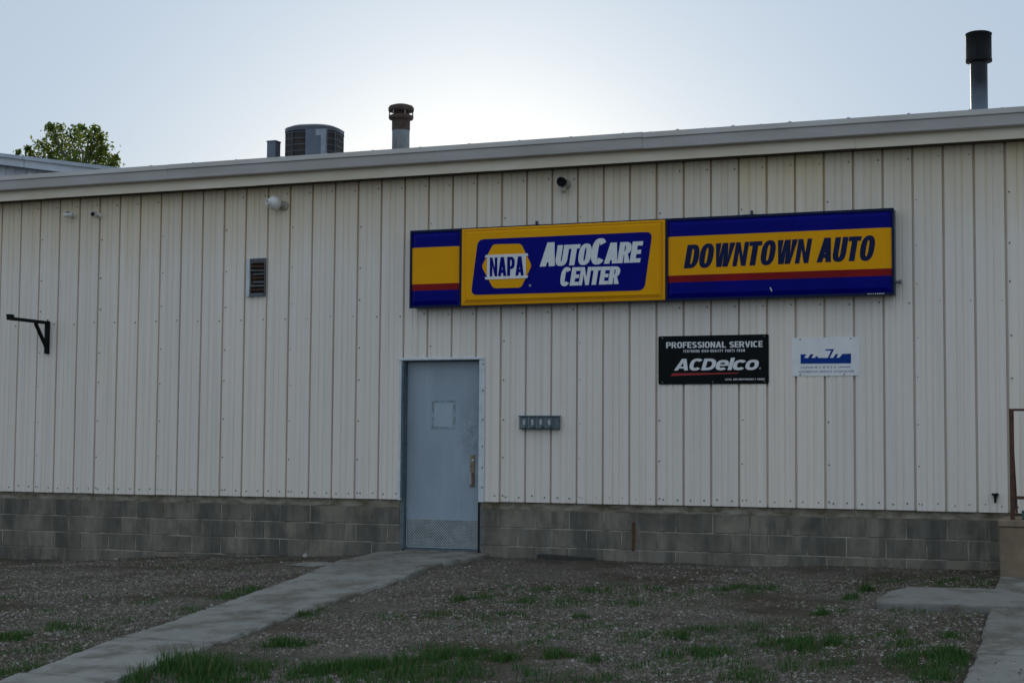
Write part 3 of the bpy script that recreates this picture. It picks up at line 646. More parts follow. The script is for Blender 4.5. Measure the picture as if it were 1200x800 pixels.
# ------------------------------------------------------------------ black and white boards
bb = empty('black_board', (2.46, -.05, 1.3), 'black rectangular board with white lettering and a red underline on the siding', 'sign'); bb.location = (0, 0, 0)
pl = plate('panel', rounded([(1.855, 1.304), (3.066, 1.304), (3.066, 1.827), (1.855, 1.827)], .018, 3), -.056, .010, MAT['board_black'], bb)
MB().box((1.95, -.0455, 1.35), (1.99, -.0437, 1.78)).box((2.9, -.0455, 1.35), (2.94, -.0437, 1.78)).build('batten', MAT['galv'], bb)
def qk(px, py): return xz(765+px/8.276, 385+py/8.271, -.057)
yk = -.0572
def kline(text, xa, ya, xb, yb, h0, h1, mat, **k):
    a, c = qk(xa, ya), qk(xb, yb); H0 = qk(xa, ya-h0)[1]-a[1]; H1 = qk(xb, yb-h1)[1]-c[1]
    return letters('lettering', text, a[0], c[0], a[1], c[1], H0, H1, yk, mat, bb, **k)
kline('PROFESSIONAL', 130, 189, 710, 183, 58, 59, MAT['sign_white'], w=.62, s=.2, t=.18, gap=.07)
kline('SERVICE', 742, 183, 1066, 177, 58, 59, MAT['sign_white'], w=.62, s=.2, t=.18, gap=.07)
kline('FEATURING HIGH-QUALITY PARTS FROM', 298, 231, 893, 224, 26, 26, MAT['sign_white'], w=.45, s=.17, t=.15, gap=.2)
kline('ACDelco', 205, 405, 1012, 398, 112, 112, MAT['sign_white'], slant=.3, w=.98, s=.30, t=.22, gap=.02)
kline('LOCAL AND INDEPENDENTLY OWNED', 702, 500, 1086, 498, 18, 18, MAT['sign_white'], w=.55, s=.17, t=.15, gap=.16)
plate('red_rule', [qk(172, 458), qk(830, 434), qk(830, 426), qk(190, 432)], yk, .0006, MAT['board_red'], bb)
plate('registered_mark', sup(*qk(1040, 384), .011, .011, 0, 360, 12, 2), yk, .0006, MAT['print_grey'], bb)
for px, py in ((1.9, 1.805), (3.02, 1.805), (1.9, 1.325), (3.02, 1.325), (2.46, 1.325)): MB().lathe([(0, .003), (.006, .003), (.008, 0)], (px, -.0575, py), (0, -1, 0), 8).build('bolt', MAT['galv'], bb)

ws = empty('white_board', (3.66, -.05, 1.38), 'small white metal board with a blue emblem beside the black board', 'sign'); ws.location = (0, 0, 0)
plate('panel', [(3.311, 1.380), (4.019, 1.380), (4.019, 1.782), (3.311, 1.782)], -.052, .006, MAT['board_white'], ws)
def qw(px, py): return xz(920+px/12, 390+py/12, -.053)
em = [(218, 432), (218, 300), (300, 300), (270, 350), (322, 352), (358, 298), (402, 298), (370, 350), (418, 350), (440, 322), (470, 350), (600, 350), (650, 250), (560, 246), (575, 230), (690, 226), (628, 350), (676, 350), (712, 296), (748, 296), (722, 348), (764, 346), (806, 294), (928, 290), (928, 428)]
V = [Vector((*qw(*p_), 0)) for p_ in em]
mb = MB(); mb.add([(v.x, -.0532, v.y) for v in V], []) 
for f in tessellate_polygon([V]):
    A, B_, Cc = (V[i] for i in f); f = tuple(f)
    mb.f.append(f if (B_-A).cross(Cc-A).z > 0 else f[::-1]); mb.sm.append(False)
mb.build('emblem', MAT['print_blue'], ws)
def wline(text, xa, ya, xb, yb, h, mat, **k):
    a, c = qw(xa, ya), qw(xb, yb); letters('lettering', text, a[0], c[0], a[1], c[1], qw(xa, ya-h)[1]-a[1], qw(xb, yb-h)[1]-c[1], -.0532, mat, ws, **k)
wline('MEMBER', 425, 499, 716, 495, 34, MAT['print_grey'], w=.6, s=.17, t=.15, gap=.8)
wline('AUTOMOTIVE SERVICE ASSOCIATION', 195, 560, 965, 551, 27, MAT['print_blue'], w=.7, s=.14, t=.13, gap=.25)
plate('rule', [qw(220, 490), qw(408, 488), qw(408, 480), qw(220, 482)], -.0532, .0006, MAT['print_blue'], ws)
plate('rule', [qw(748, 484), qw(922, 480), qw(922, 472), qw(748, 476)], -.0532, .0006, MAT['print_blue'], ws)
for x, z in ((3.40, 1.766), (3.93, 1.766), (3.40, 1.394), (3.86, 1.394)): MB().lathe([(0, .003), (.006, .003), (.008, 0)], (x, -.0525, z), (0, -1, 0), 8).build('bolt', MAT['screw'], ws)

# ------------------------------------------------------------------ things on the wall
br = empty('sign_bracket', (-6.24, -.02, 1.76), 'black triangular steel bracket projecting from the siding', 'bracket'); br.location = (0, 0, 0)
bx = -6.235
MB().box((bx-.025, -.085, 1.755), (bx+.025, -.0435, 2.17)).build('upright', MAT['black_steel'], br)
MB().box((bx-.019, -.83, 2.13), (bx+.019, -.0855, 2.17)).build('arm', MAT['black_steel'], br)
MB().bar((bx, -.087, 1.85), (bx, -.30, 2.129), .034, .034, up=(1, 0, 0)).build('brace', MAT['black_steel'], br)
MB().box((bx-.022, -.835, 2.1705), (bx+.022, -.735, 2.20)).build('end_stop', MAT['black_steel'], br)
MB().tube((bx-.01, -.05, 2.1705), (bx-.01, -.05, 2.195), .009, n=6).build('bolt', MAT['screw'], br)

fl = empty('lamp_holder', (-2.82, -.04, 3.5), 'white bell-shaped outdoor lamp holder under the eave, above the rusty vent', 'lamp'); fl.location = (0, 0, 0)
hc = W(321.5, 238, -.16); ba = Vector((hc.x+.075, -.044, hc.z-.02))
MB().lathe([(0, .03), (.045, .03), (.055, .02), (.055, 0)], ba, (0, -1, 0), 20).build('base', MAT['beige_plastic'], fl)
MB().tube(ba+Vector((0, -.03, 0)), hc+Vector((.045, .02, -.01)), .026, .032, 12).build('knuckle', MAT['beige_plastic'], fl)
axv = Vector((-.42, -.85, .02)).normalized()
MB().lathe([(0, -.08), (.04, -.075), (.068, -.05), (.084, -.01), (.083, .02), (.070, .05), (.052, .066), (.040, .07)], hc, axv, 24).build('bell', MAT['white_plastic'], fl)
sk = MB().lathe([(.040, .068), (.040, .105), (.028, .107), (.026, .075), (0, .075)], hc, axv, 20).build('socket_ring', MAT['white_plastic'], fl)
MB().lathe([(0, .08), (.0255, .08)], hc, axv, 16).build('socket_hole', MAT['dark_gap'], sk)

def bullet_camera(px, py, aim, label):
    c = W(px, py, -.13); o = empty('security_camera', (c.x, -.044, c.z), label, 'camera', 'small cameras under the eave'); o.location = (0, 0, 0)
    ax = Vector(aim).normalized(); wc = Vector((c.x+.02, -.044, c.z+.0))
    MB().lathe([(0, .014), (.03, .014), (.034, 0)], wc, (0, -1, 0), 16).build('base', MAT['white_plastic'], o)
    MB().tube(wc+Vector((0, -.014, 0)), c-ax*.03, .011, n=8).build('arm', MAT['white_plastic'], o)
    MB().lathe([(0, -.055), (.025, -.055), (.030, -.045), (.030, .05), (.026, .055)], c, ax, 18).build('body', MAT['white_plastic'], o)
    MB().lathe([(.0259, .054), (.024, .049), (0, .049)], c, ax, 16).build('lens', MAT['dark_gap'], o)
    MB().box((c.x-.03, c.y-.06, c.z+.031), (c.x+.03, c.y+.04, c.z+.036)).build('sunshade', MAT['white_plastic'], o)
bullet_camera(80, 251.5, (-.8, -.35, -.1), 'small white camera turned left under the eave, the left of two')
bullet_camera(110, 251.5, (.35, -.9, -.05), 'small white camera facing forward under the eave, the right of two')

sl = empty('sensor_light', (.72, -.04, 3.55), 'black-headed motion sensor light on a beige base above the big sign', 'lamp'); sl.location = (0, 0, 0)
c = W(663, 216, -.05); MB().lathe([(0, .03), (.04, .03), (.048, .022), (.05, 0)], (c.x+.01, -.044, c.z), (0, -1, 0), 18).build('base', MAT['beige_plastic'], sl)
h = W(659, 213, -.13); MB().lathe([(0, -.04), (.035, -.035), (.05, 0), (.055, .03), (.05, .04), (.04, .03), (0, .02)], h, (-.3, -.9, -.15), 18).build('lamp_head', MAT['black_steel'], sl)
MB().tube((c.x+.01, -.074, c.z), h, .014, n=8).build('arm', MAT['beige_plastic'], sl)
MB().lathe([(0, .075), (.022, .07), (.03, .05), (.03, .0), (.0, -.005)], (c.x+.0, -.09, c.z-.03), (-.1, -.4, -1), 14).build('sensor', MAT['beige_plastic'], sl)

gb = empty('outlet_box', (.49, -.06, .81), 'grey metal box with four small covered outlets in a row beside the door', 'box'); gb.location = (0, 0, 0)
gx0, gx1, gz0, gz1 = .25, .722, .815, .955
MB().box((gx0, -.10, gz0), (gx1, -.0435, gz1), .004).build('casing', MAT['grey_box'], gb)
MB().box((gx0-.004, -.118, gz1+.0005), (gx1+.004, -.0435, gz1+.012)).build('hood', MAT['teal_frame'], gb)
for k in range(4):
    x = gx0+.022+k*.1; 
    cov = MB().box((x, -.108, gz0+.018), (x+.085, -.1005, gz1-.006), .002).build('cover', MAT['grey_box'], gb)
    MB().box((x+.028, -.122, gz0+.045), (x+.058, -.1085, gz1-.035), .003).build('latch', MAT['grey_box_light'], cov)
    MB().prism([(x+.012, -.109, gz0+.05), (x+.012, -.135, gz0+.02), (x+.012, -.135, gz0+.012), (x+.012, -.109, gz0+.03)], (.05, 0, 0)).build('flap', MAT['teal_frame'], cov)
    MB().box((x-.008, -.112, gz0+.012), (x-.003, -.1005, gz1-.004)).build('rib', MAT['grey_box_light'], gb)

sp_o = empty('hose_spigot', (5.35, -.02, .12), 'small dark hose spigot low on the siding beside the handrail', 'spigot'); sp_o.location = (0, 0, 0)
c = W(1166.5, 582, -.06)
MB().tube((c.x, -.012, c.z), (c.x, -.085, c.z), .017, n=10).tube((c.x, -.075, c.z), (c.x+.002, -.10, c.z-.055), .014, .012, n=10).build('body', MAT['black_steel'], sp_o)
MB().lathe([(0, .012), (.034, .012), (.034, 0), (0, 0)], (c.x-.002, -.055, c.z+.022), (0, -.3, 1), 12).build('wheel', MAT['black_steel'], sp_o)

stp = tag(MB().prism([(-.0, 0, 0), (.03, 0, 0), (.034, 0, .31), (.002, 0, .31)], (0, .004, 0)).build('iron_strap', MAT['rust_strap']), 'thin rusty iron strap fixed upright on the block base', 'strap')
v = W(741, 645, 0); stp.location = (v.x-.005, -.0035, v.z)
pk = tag(MB().box((-.31, -.05, 0), (.31, .05, .045)).build('wood_board', MAT['plank_wood']), 'dark weathered board lying against the block base right of the door', 'board')
v = gpt(656, 657.5); pk.location = (v.x, -.06, float(GZ(v.x, -.08))+.0); pk.rotation_euler = (.08, .035, R(1.5))

# ------------------------------------------------------------------ landing and handrail at the right
ld = empty('concrete_landing', (5.46, 0, -.6), 'stained concrete landing at the right end of the block base', 'landing'); ld.location = (0, 0, 0)
MB().box((5.465, -.97, -.75), (8.0, -.012, -.10), .012).build('body', MAT['step_concrete'], ld)
MB().box((5.455, -.982, -.0995), (8.01, -.0125, -.035), .008).build('top_slab', MAT['step_concrete'], ld)
hr = empty('handrail', (5.58, -.9, -.03), 'rusty brown steel handrail standing on the concrete landing', 'railing'); hr.location = (0, 0, 0)
hx_, hy_ = 5.585, -.93
MB().box((hx_-.02, hy_-.02, -.0345), (hx_+.02, hy_-.013, .99)).box((hx_+.0135, hy_-.0128, -.0345), (hx_+.02, hy_+.025, .99)).build('post', MAT['rail_rust'], hr)
MB().bar((hx_+.035, hy_+.01, .03), (hx_-.005, hy_+.01, .95), .022, .022).build('stay', MAT['rail_rust'], hr)
MB().box((hx_-.022, hy_-.022, .9905), (7.6, hy_+.022, 1.012)).build('top_rail', MAT['rail_rust'], hr)
MB().box((hx_+.022, hy_-.012, .16), (7.6, hy_+.008, .19)).build('mid_rail', MAT['rail_rust'], hr)
MB().box((7.55, hy_-.011, -.0345), (7.59, hy_+.02, .9895)).build('post', MAT['rail_rust'], hr)
tb = empty('small_crate', (5.7, -.7, -.03), 'small teal plastic crate on the landing behind the handrail', 'crate'); tb.location = (0, 0, 0)
MB().box((5.66, -.80, -.034), (5.90, -.60, .035), .006).build('body', MAT['teal_box'], tb); MB().box((5.655, -.805, .0355), (5.905, -.595, .048), .004).build('rim', MAT['teal_box'], tb)

# ------------------------------------------------------------------ roof-top things
def rooftop(name, label, cat, x, y): return empty(name, (x, y, rz(y)), label, cat)
ex = rooftop('exhaust_stack', 'tall black-capped round steel exhaust stack on the roof at right', 'chimney', 5.01, 2.5)
z0 = rz(2.5)
MB().lathe([(.21, .0), (.20, .03), (.11, .18), (.11, .2)], (0, 0, 0), n=28).build('flashing', MAT['galv'], ex)
t = NT('stack_soot'); p_ = t.pos(); zz = t.n('ShaderNodeSeparateXYZ'); t.l(p_, zz.inputs[0])
f = t.n('ShaderNodeMapRange'); f.inputs[1].default_value = 4.62; f.inputs[2].default_value = 5.05; t.l(t.math('ADD', zz.outputs[2], t.math('MULTIPLY', t.noise(p_, 6, 4), .18)), f.inputs[0])
t.col(t.mix(f.outputs[0], (.15, .19, .23), (.006, .008, .012))); MAT['stack'] = t.set(.45, .3, .5)
H = 5.19-z0
MB().lathe([(.098, .17), (.098, H)], n=28).build('pipe', MAT['stack'], ex)
cp = MB().lathe([(.098, H-.02), (.150, H-.02), (.153, H-.01), (.153, H+.012), (.148, H+.014), (.148, H+.295), (.153, H+.30), (.153, H+.318), (.13, H+.33), (0, H+.335)], n=32).build('cap', MAT['soot_cap'], ex)
MB().box((-.006, -.152, H+.015), (.006, -.146, H+.293)).build('seam', MAT['soot_cap'], cp)

vp = rooftop('vent_pipe', 'rusty-capped galvanised vent pipe on the roof between the cooling unit and the sign', 'chimney', -2.755, 3.0)
z0 = rz(3.0); H = 5.13-z0
MB().lathe([(.24, 0), (.22, .03), (.13, .16)], n=28).build('flashing', MAT['galv'], vp)
MB().lathe([(.122, .12), (.122, H-.16)], n=32).build('pipe', MAT['galv'], vp)
MB().lathe([(.126, H-.16), (.126, H)], n=32).build('collar', MAT['rust_cap'], vp)
MB().lathe([(.126, H-.012), (.165, H-.004), (.172, H+.012), (.172, H+.042), (.15, H+.05), (.10, H+.05)], n=32).build('lower_ring', MAT['rust_cap'], vp)
MB().lathe([(0, H+.09), (.172, H+.105), (.178, H+.115), (.178, H+.155), (.16, H+.18), (.10, H+.20), (0, H+.207)], n=32).build('cap', MAT['rust_cap'], vp)
MB().lathe([(.102, H+.03), (.102, H+.11)], n=24).build('inner_pipe', MAT['rust_cap'], vp)
for k in range(6):
    a = R(15+60*k); MB().box((-.008, -.003, 0), (.008, .003, .07)).build('strut', MAT['galv'], vp, (.163*math.cos(a), .163*math.sin(a), H+.04))

dx_, dy_ = -4.79, 2.8
ac = rooftop('air_conditioner', 'grey round-cornered rooftop air conditioning unit with dark grilles', 'air conditioner', -4.42, 2.8)
z0 = rz(2.8); top = W(366, 146.0, 2.45).z-z0
vl, vr = W(333, 160, 2.8).x, W(405.5, 160, 2.8).x; ac.location.x = (vl+vr)/2; ac.rotation_euler.z = R(9)
hw = (vr-vl)/2*.80
def rsq(r, c, n=8):
    c = min(c*1.7, r*.8)
    o = []
    for k, (sx, sy) in enumerate(((1, 1), (-1, 1), (-1, -1), (1, -1))):
        for m in range(n+1):
            a = R(90*k+90*m/n); o.append((sx*(r-c)+c*math.cos(a), sy*(r-c)+c*math.sin(a)))
    return o
def rsq_wall(mb, r, c, za, zb, n=8, ks=None):
    L = rsq(r, c, n); m = len(L)
    mb.add([(x, y, za) for x, y in L]+[(x, y, zb) for x, y in L], [(k, (k+1) % m, (k+1) % m+m, k+m) for k in range(m)], True)
mb = MB(); rsq_wall(mb, hw-.02, .17, .1, top-.06); mb.build('coil', MAT['unit_coil'], ac)
def rsq_ring(mb, r, c, r2, z):
    A = rsq(r, c); B_ = rsq(r2, max(.02, c-(r-r2))); m = len(A); mb.add([(x, y, z) for x, y in A]+[(x, y, z) for x, y in B_], [(k, (k+1) % m, (k+1) % m+m, k+m) for k in range(m)])
mb = MB(); rsq_wall(mb, hw, .19, top-.07, top-.015); L = rsq(hw, .19); m = len(L); L2 = rsq(hw*.8, .15)
mb.add([(x, y, top-.015) for x, y in L]+[(x*.8, y*.8, top+.02) for x, y in L]+[(0, 0, top+.028)], [(k, (k+1) % m, (k+1) % m+m, k+m) for k in range(m)]+[(k+m, (k+1) % m+m, 2*m) for k in range(m)], True); rsq_ring(mb, hw, .19, hw-.05, top-.07)
mb.build('lid', MAT['unit_grey'], ac)
mb = MB(); rsq_wall(mb, hw, .19, .04, .12); rsq_ring(mb, hw, .19, hw-.05, .12); mb.build('base_pan', MAT['unit_grey'], ac)
for k in range(7):
    z = .2+k*(top-.3)/6; mb = MB(); rsq_wall(mb, hw-.004, .188, z, z+.012); mb.build('grille_bar', MAT['unit_grey'], ac)
for k, (x, y) in enumerate(rsq(hw-.005, .185)[::1]):
    if k % 3 == 0: MB().box((x-.006, y-.006, .12), (x+.006, y+.006, top-.065)).build('grille_rod', MAT['unit_grey'], ac)
MB().box((hw*.02, -hw-.012, .1), (hw*.80, -hw+.02, top-.068), .004).build('service_panel', MAT['unit_panel'], ac)
MB().box((hw*.40, -hw-.0145, top-.16), (hw*.78, -hw-.0125, top-.075)).box((hw*.60, -hw-.0145, .35), (hw*.78, -hw-.0125, top-.161)).build('label_plate', MAT['unit_label'], ac)
for sx in (-1, 1): MB().box((sx*hw*.7-.04, -hw*.8, -.03), (sx*hw*.7+.04, hw*.8, .0395)).build('foot_rail', MAT['galv'], ac)

db = rooftop('vent_box', 'small square grey vent box on the roof left of the cooling unit', 'vent', -4.9, 2.6)
a, c = W(314, 165, 2.6), W(327.8, 164, 2.6); db.location.x = (a.x+c.x)/2; hwid = (c.x-a.x)/2*.72; H = W(321, 164.5, 2.6-hwid).z-rz(2.6)
MB().box((-hwid, -hwid, .0), (hwid, hwid, H-.02)).build('duct', MAT['unit_panel'], db)
MB().box((-hwid-.006, -hwid-.006, H-.0195), (hwid+.006, hwid+.006, H)).build('cap', MAT['unit_grey'], db)

# ------------------------------------------------------------------ neighbour building (its gable) and tree
nb = empty('neighbouring_building', (-20, 14, -1), 'white metal gable of a taller building behind the workshop at left', 'building'); nb.location = (0, 0, 0)
ny_ = 14.0
A = W(0, 180, ny_); B_ = W(140, 197, ny_); slope = (B_.z-A.z)/(B_.x-A.x)
def rk(x): return A.z+slope*(x-A.x)
xr_ = -8.0; xl_ = -30.0; xm = -24.0
def rk2(x): return rk(x) if x > xm else rk(xm)-abs(slope)*(xm-x)
mb = MB(); x = xl_
pr = []
while x < xr_:
    pr += [(x, 0), (x+.03, -.03), (x+.06, -.03), (x+.09, 0)]; x += .3048
n = len(pr)
mb.add([(x, ny_+.12+y, -1.2) for x, y in pr]+[(x, ny_+.12+y, rk2(x)-.28) for x, y in pr], [(k, k+1, k+1+n, k+n) for k in range(n-1)])
mb.build('wall', MAT['neighbour_white'], nb)
for (a, c) in ((xl_-.3, xm), (xm, -17.95), (-17.93, xr_+.3)):
    f0, f1 = (rk2(a), rk2(c))
    MB().prism([(a, ny_-.10, f0-.27), (c, ny_-.10, f1-.27), (c, ny_-.10, f1-.09), (a, ny_-.10, f0-.09)], (0, .1, 0)).build('rake_board', MAT['neighbour_white'], nb)
    MB().prism([(a, ny_-.16, f0-.09), (c, ny_-.16, f1-.09), (c, ny_-.14, f1), (a, ny_-.14, f0)], (0, .2, 0)).build('rake_trim', MAT['neighbour_trim'], nb)
    MB().prism([(a, ny_-.12, f0-.292), (c, ny_-.12, f1-.292), (c, ny_-.12, f1-.272), (a, ny_-.12, f0-.272)], (0, .16, 0)).build('soffit_strip', MAT['unit_grey'], nb)
for (a, c) in ((xl_-.3, xm), (xm, xr_+.3)):
    MB().prism([(a, ny_+.05, rk2(a)-.06), (c, ny_+.05, rk2(c)-.06), (c, ny_+.05, rk2(c)-.02), (a, ny_+.05, rk2(a)-.02)], (0, 14, 0)).build('roof', MAT['roof'], nb)
MB().box((xl_, ny_+.2, -1.2), (xl_+.1, ny_+14, rk2(xl_)-.3)).box((xr_-.1, ny_+.2, -1.2), (xr_, ny_+14, rk2(xr_)-.3)).box((xl_, ny_+13.9, -1.2), (xr_, ny_+14, rk2(xr_)-.3)).build('rear_wall', MAT['neighbour_white'], nb)

ty = 32.0
tr = empty('leafy_tree', (-30, ty, -1), 'green leafy tree top showing above the white gable at left', 'tree'); tr.location = (0, 0, 0)
tc = W(93, 185, ty)
def limb(mb, a, b, r0, r1, segs=4):
    a = Vector(a); b = Vector(b); p0 = a
    for k in range(segs):
        t = (k+1)/segs; p1_ = a.lerp(b, t)+(Vector((random.uniform(-.12, .12), random.uniform(-.12, .12), 0)) if k < segs-1 else Vector())
        mb.tube(p0, p1_, r0+(r1-r0)*k/segs, r0+(r1-r0)*t, 8, False); p0 = p1_
mb = MB(); limb(mb, (tc.x, ty, -1.2), (tc.x, ty, 6), .32, .22, 5); limb(mb, (tc.x, ty, 6), (tc.x-.2, ty, 11), .22, .06, 5)
clumps = []
def clump(px, py, r, dy=0): v = W(px, py, ty+dy); clumps.append((v, r))
for px, py, r in ((63, 160, .42), (70, 172, .60), (58, 180, .55), (84, 160, .40), (90, 153, .30), (78, 182, .6), (104, 160, .38), (108, 172, .62), (118, 178, .52), (100, 186, .6), (122, 190, .5), (133, 192, .3), (112, 152, .26), (60, 150, .26), (118, 162, .28), (50, 170, .34), (84, 192, .7), (60, 195, .7), (108, 198, .7), (36, 180, .24), (33, 174, .14), (21, 179, .14), (122, 174, .22), (47, 188, .4), (128, 200, .4), (136, 185, .16), (97, 150, .16), (70, 150, .18)):
    clump(px, py, r, random.uniform(-.9, .9))
for k in range(46):
    a = random.uniform(0, 6.28); rr = random.uniform(.4, 2.6); clumps.append((Vector((tc.x+rr*math.cos(a)*1.1, ty+rr*math.sin(a)*1.1, random.uniform(5.5, 10.1))), random.uniform(.5, .9)))
for v, r in clumps: limb(mb, (tc.x+random.uniform(-.1, .1), ty, max(5.5, v.z-1.6)), v, .035, .012, 3)
mb.build('trunk', MAT['bark'], tr)
LV = []; LF = []
for v, r in clumps:
    nn = int(420*r**1.6)+40
    u = rng.normal(size=(nn, 3)); u /= np.linalg.norm(u, axis=1)[:, None]
    rad = r*rng.random(nn)**.45*(1+.25*rng.normal(size=nn)); c_ = np.array(v)+u*rad[:, None]*np.array([1, 1, .9])
    d = rng.normal(size=(nn, 3)); d /= np.linalg.norm(d, axis=1)[:, None]; e = np.cross(d, rng.normal(size=(nn, 3))); e /= np.linalg.norm(e, axis=1)[:, None]
    ln = rng.uniform(.06, .11, nn)[:, None]; wd = ln*.45
    q4 = np.stack([c_-d*ln, c_+e*wd, c_+d*ln, c_-e*wd], 1); b0 = len(LV)*4
    LV.append(q4)
LV = np.concatenate(LV).reshape(-1, 3); LF = np.arange(len(LV)).reshape(-1, 4)
np_mesh('crown', LV, LF, MAT['leaf'], tr)

# ------------------------------------------------------------------ loose stones, gravel, grass
def on_slab(x, y):
    wlx = np.interp(-y, [0, 1.2, 3.0, 4.14, 6.23, 7.28, 8.68, 12], [-1.50, -1.36, -.93, -.69, -.26, -.06, .33, 1.2])
    wrx = np.interp(-y, [0, .6, 1.48, 3.25, 5.05, 6.22, 7.22, 8.44, 12], [-.10, -.12, -.14, .14, .34, .55, .73, .95, 1.8])
    a = (x > wlx-.015) & (x < wrx+.015)
    b_ = (x > 4.66) & (y < -2.05) & (y > -3.28); c_ = (x > 5.46) & (y > -2.1); e_ = (x > np.interp(-y, [3.3, 4.9, 6.5, 9.4], [5.56, 5.66, 5.71, 5.85])-.01) & (y < -3.2)
    return a | b_ | c_ | e_
N = 480000
px_ = rng.uniform(-9.2, 7.6, N); py_ = -(rng.random(N)**.85)*9.6-.02
cover = fbm(px_*.8, py_*1.1, 21, 4)
keep = ((~on_slab(px_, py_)) | (rng.random(N) < .02*(fbm(px_*3, py_*3, 8, 2) > .42))) & (rng.random(N) < np.clip((cover-.29)*6, .10, 1)*np.where((px_ < -1.2) & (np.abs(py_+1.75+.25*np.sin(px_*.9)) < .42), .25, 1)) & ~((py_ > -.9) & (rng.random(N) < .35)) & ((px_ > -7.9+.35*(py_+0)*-1*.4-1.2))
px_, py_ = px_[keep], py_[keep]; N = len(px_)
base_v = np.array([(0, 0, 1), (1, 0, 0), (.31, .95, 0), (-.81, .59, 0), (-.81, -.59, 0), (.31, -.95, 0)], float)
base_f = np.array([(0, 1, 2), (0, 2, 3), (0, 3, 4), (0, 4, 5), (0, 5, 1)])
sz = np.exp(rng.normal(-5.18, .42, N)); sz = np.clip(sz, .0025, .016)
sz *= np.where(rng.random(N) < .004, 1.7, 1)
V = base_v[None]*np.stack([sz*rng.uniform(.8, 1.4, N), sz*rng.uniform(.8, 1.4, N), sz*rng.uniform(.5, 1.0, N)], 1)[:, None, :]
V = V*(1+.25*rng.normal(size=(N, 6, 1)))
th = rng.uniform(0, 6.28, N); cth, sth = np.cos(th)[:, None], np.sin(th)[:, None]
V = np.stack([V[:, :, 0]*cth-V[:, :, 1]*sth, V[:, :, 0]*sth+V[:, :, 1]*cth, V[:, :, 2]], -1)
V += np.stack([px_, py_, GZ(px_, py_)-.001], 1)[:, None, :]
Fp = (base_f[None]+(np.arange(N)*6)[:, None, None]).reshape(-1, 3)
on = on_slab(px_, py_); V[on, :, 2] += .047
tag(np_mesh('gravel', V.reshape(-1, 3), Fp, MAT['pebble']), 'loose mixed grey and tan gravel over bare soil', 'gravel', kind='stuff')

# grass: tufts that were surveyed in the photograph plus sparse seedlings
tufts = [(205, 786, .30, 900, .13), (180, 795, .25, 600, .12), (240, 790, .28, 700, .11), (300, 793, .35, 700, .08), (330, 758, .17, 420, .07), (375, 785, .22, 420, .07), (420, 782, .25, 420, .07), (470, 778, .25, 460, .07), (520, 770, .22, 480, .07), (560, 768, .15, 220, .06),
         (440, 800, .5, 800, .08), (720, 690, .3, 200, .045), (660, 706, .3, 200, .04), (605, 700, .3, 200, .04), (770, 700, .25, 160, .04), (820, 692, .25, 160, .04), (700, 735, .25, 140, .04), (740, 750, .25, 160, .045), (640, 752, .25, 160, .045), (560, 738, .25, 160, .045), (520, 722, .25, 160, .045), (870, 735, .25, 150, .04), (920, 735, .25, 150, .045), (1000, 775, .3, 220, .05), (930, 785, .3, 220, .05), (760, 785, .3, 240, .05), (850, 780, .25, 200, .05), (1050, 740, .2, 140, .04), (985, 718, .2, 120, .04), (540, 790, .3, 300, .06), (600, 795, .25, 220, .06), (170, 705, .2, 120, .035), (110, 700, .25, 100, .035), (50, 760, .25, 160, .045), (95, 765, .2, 120, .04), (180, 740, .2, 120, .04), (395, 690, .2, 80, .04), (590, 775, .10, 160, .06), (650, 770, .13, 220, .06), (690, 776, .10, 160, .05), (600, 690, .22, 150, .045), (640, 690, .2, 150, .045), (560, 700, .2, 170, .045), (690, 693, .2, 130, .04), (540, 703, .12, 130, .05), (585, 722, .22, 230, .045), (620, 705, .2, 150, .04),
         (680, 722, .06, 90, .05), (740, 707, .16, 110, .04), (785, 748, .14, 420, .08), (800, 765, .2, 260, .05), (760, 690, .2, 150, .04), (840, 764, .16, 200, .05), (865, 691, .22, 300, .055), (905, 690, .16, 180, .05), (960, 720, .06, 180, .075), (945, 757, .22, 520, .075), (975, 752, .18, 380, .07), (905, 752, .16, 160, .05), (1000, 700, .13, 160, .05), (1015, 692, .06, 120, .09),
         (1090, 778, .22, 600, .085), (1110, 770, .15, 380, .08), (1065, 757, .16, 180, .045), (1145, 715, .10, 130, .07), (1060, 717, .2, 170, .04), (1100, 683, .3, 320, .04), (1130, 684, .25, 280, .04), (1040, 680, .16, 140, .04), (1120, 745, .12, 120, .05), (1105, 797, .18, 300, .07),
         (8, 748, .14, 240, .06), (78, 733, .20, 280, .045), (100, 738, .16, 190, .04), (40, 742, .13, 160, .05), (290, 692, .17, 260, .05), (275, 700, .15, 160, .045), (215, 716, .16, 150, .04), (130, 729, .16, 150, .04), (20, 785, .22, 260, .05), (5, 700, .12, 60, .04), (60, 715, .1, 80, .03), (350, 722, .10, 160, .05), (365, 716, .10, 120, .05), (700, 800, .3, 260, .05), (880, 795, .2, 200, .05), (820, 738, .15, 150, .045), (1035, 730, .15, 60, .04), (640, 735, .2, 80, .04), (500, 760, .2, 120, .05), (460, 725, .2, 80, .04)]
GX, GY, GH = [], [], []
for px, py, r, n, h in tufts:
    v = gpt(px, min(py, 799)); k = int(n*3.0)
    gx = v.x+rng.normal(size=k)*r*.75; gy = v.y+rng.normal(size=k)*r*1.15
    GX.append(gx); GY.append(gy); dd = np.hypot((gx-v.x)/(r*.6), (gy-v.y)/(r*.9)); GH.append(np.maximum(.012, 1.25*(.9 if h > .06 else 1.0)*h*np.exp(-dd*dd*.22)*rng.uniform(.35, 1.2, k)*np.where(rng.random(k) < .03, 1.7, 1)))
k = 60000; gx = rng.uniform(-8.5, 7, k); gy = -rng.random(k)*9.5-.1; m_ = rng.random(k) < np.clip((fbm(gx*1.3, gy*1.7, 77, 4)-.50)*5, .03, .9)
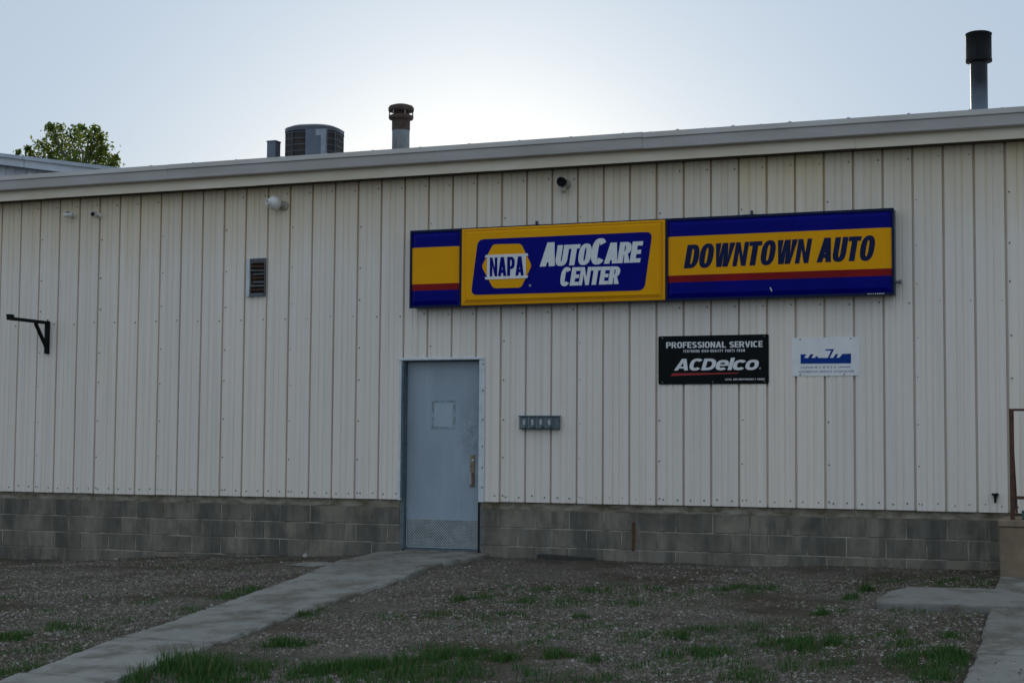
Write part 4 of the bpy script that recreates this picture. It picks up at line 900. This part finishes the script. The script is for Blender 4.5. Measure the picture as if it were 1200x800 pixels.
GX.append(gx[m_]); GY.append(gy[m_]); GH.append(rng.uniform(.012, .04, m_.sum()))
gx = np.concatenate(GX); gy = np.concatenate(GY); gh = np.concatenate(GH)
m_ = (~on_slab(gx, gy)) & (gy < -.05) & (rng.random(len(gx)) < np.clip((fbm(gx*8.5, gy*6.0, 91, 3)-.36)*9, .07, 1)); gx, gy, gh = gx[m_], gy[m_], gh[m_]; n = len(gx)
an = rng.uniform(0, 6.28, n); le = rng.uniform(.1, .75, n)*gh; wd = rng.uniform(.0018, .0038, n)
b0 = np.stack([gx, gy, GZ(gx, gy)-.004], 1); dirv = np.stack([np.cos(an), np.sin(an), np.zeros(n)], 1); side = np.stack([-np.sin(an), np.cos(an), np.zeros(n)], 1)*wd[:, None]
midp = b0+dirv*(le*.35)[:, None]+np.array([0, 0, 1])*(gh*.6)[:, None]; tip = b0+dirv*le[:, None]+np.array([0, 0, 1])*gh[:, None]
V = np.stack([b0-side, b0+side, midp+side*.8, midp-side*.8, tip], 1).reshape(-1, 3); o_ = (np.arange(n)*5)[:, None]
Fg = np.concatenate([o_+np.array([[0, 1, 2]]), o_+np.array([[0, 2, 3]]), o_+np.array([[3, 2, 4]])], 0)
tag(np_mesh('grass', V, Fg, MAT['grass']), 'short green grass and weeds sprouting through the gravel', 'grass', kind='stuff')

# a pale rock and a spill of set concrete by the block base
def rock(name, c, r, sq, mat, label, cat):
    V = []; n = 9
    prof = [(0.0, -.5), (.8, -.3), (1, .1), (.75, .6), (.3, .9), (0, .95)]
    mb = MB(); rows = []
    for rr, h in prof:
        rows.append([Vector((c[0]+r*rr*math.cos(6.283*k/n)*random.uniform(.82, 1.15), c[1]+r*rr*math.sin(6.283*k/n)*random.uniform(.82, 1.15), c[2]+r*sq*h*random.uniform(.9, 1.1))) for k in range(n)])
    mb.add([p_ for row in rows for p_ in row], [(i*n+k, i*n+(k+1) % n, (i+1)*n+(k+1) % n, (i+1)*n+k) for i in range(len(prof)-1) for k in range(n)])
    return tag(mb.build(name, mat), label, cat)
v = gpt(344, 654); rock('white_rock', (v.x, -.12, float(GZ(v.x, -.12))), .035, 1.2, MAT['stone_white'], 'small pale rock against the block base left of the walkway', 'rock')
v = gpt(368, 662); rock('concrete_spill', (v.x, v.y, float(GZ(v.x, v.y))), .26, .13, MAT['concrete'], 'low grey lump of spilled concrete beside the walkway', 'concrete')
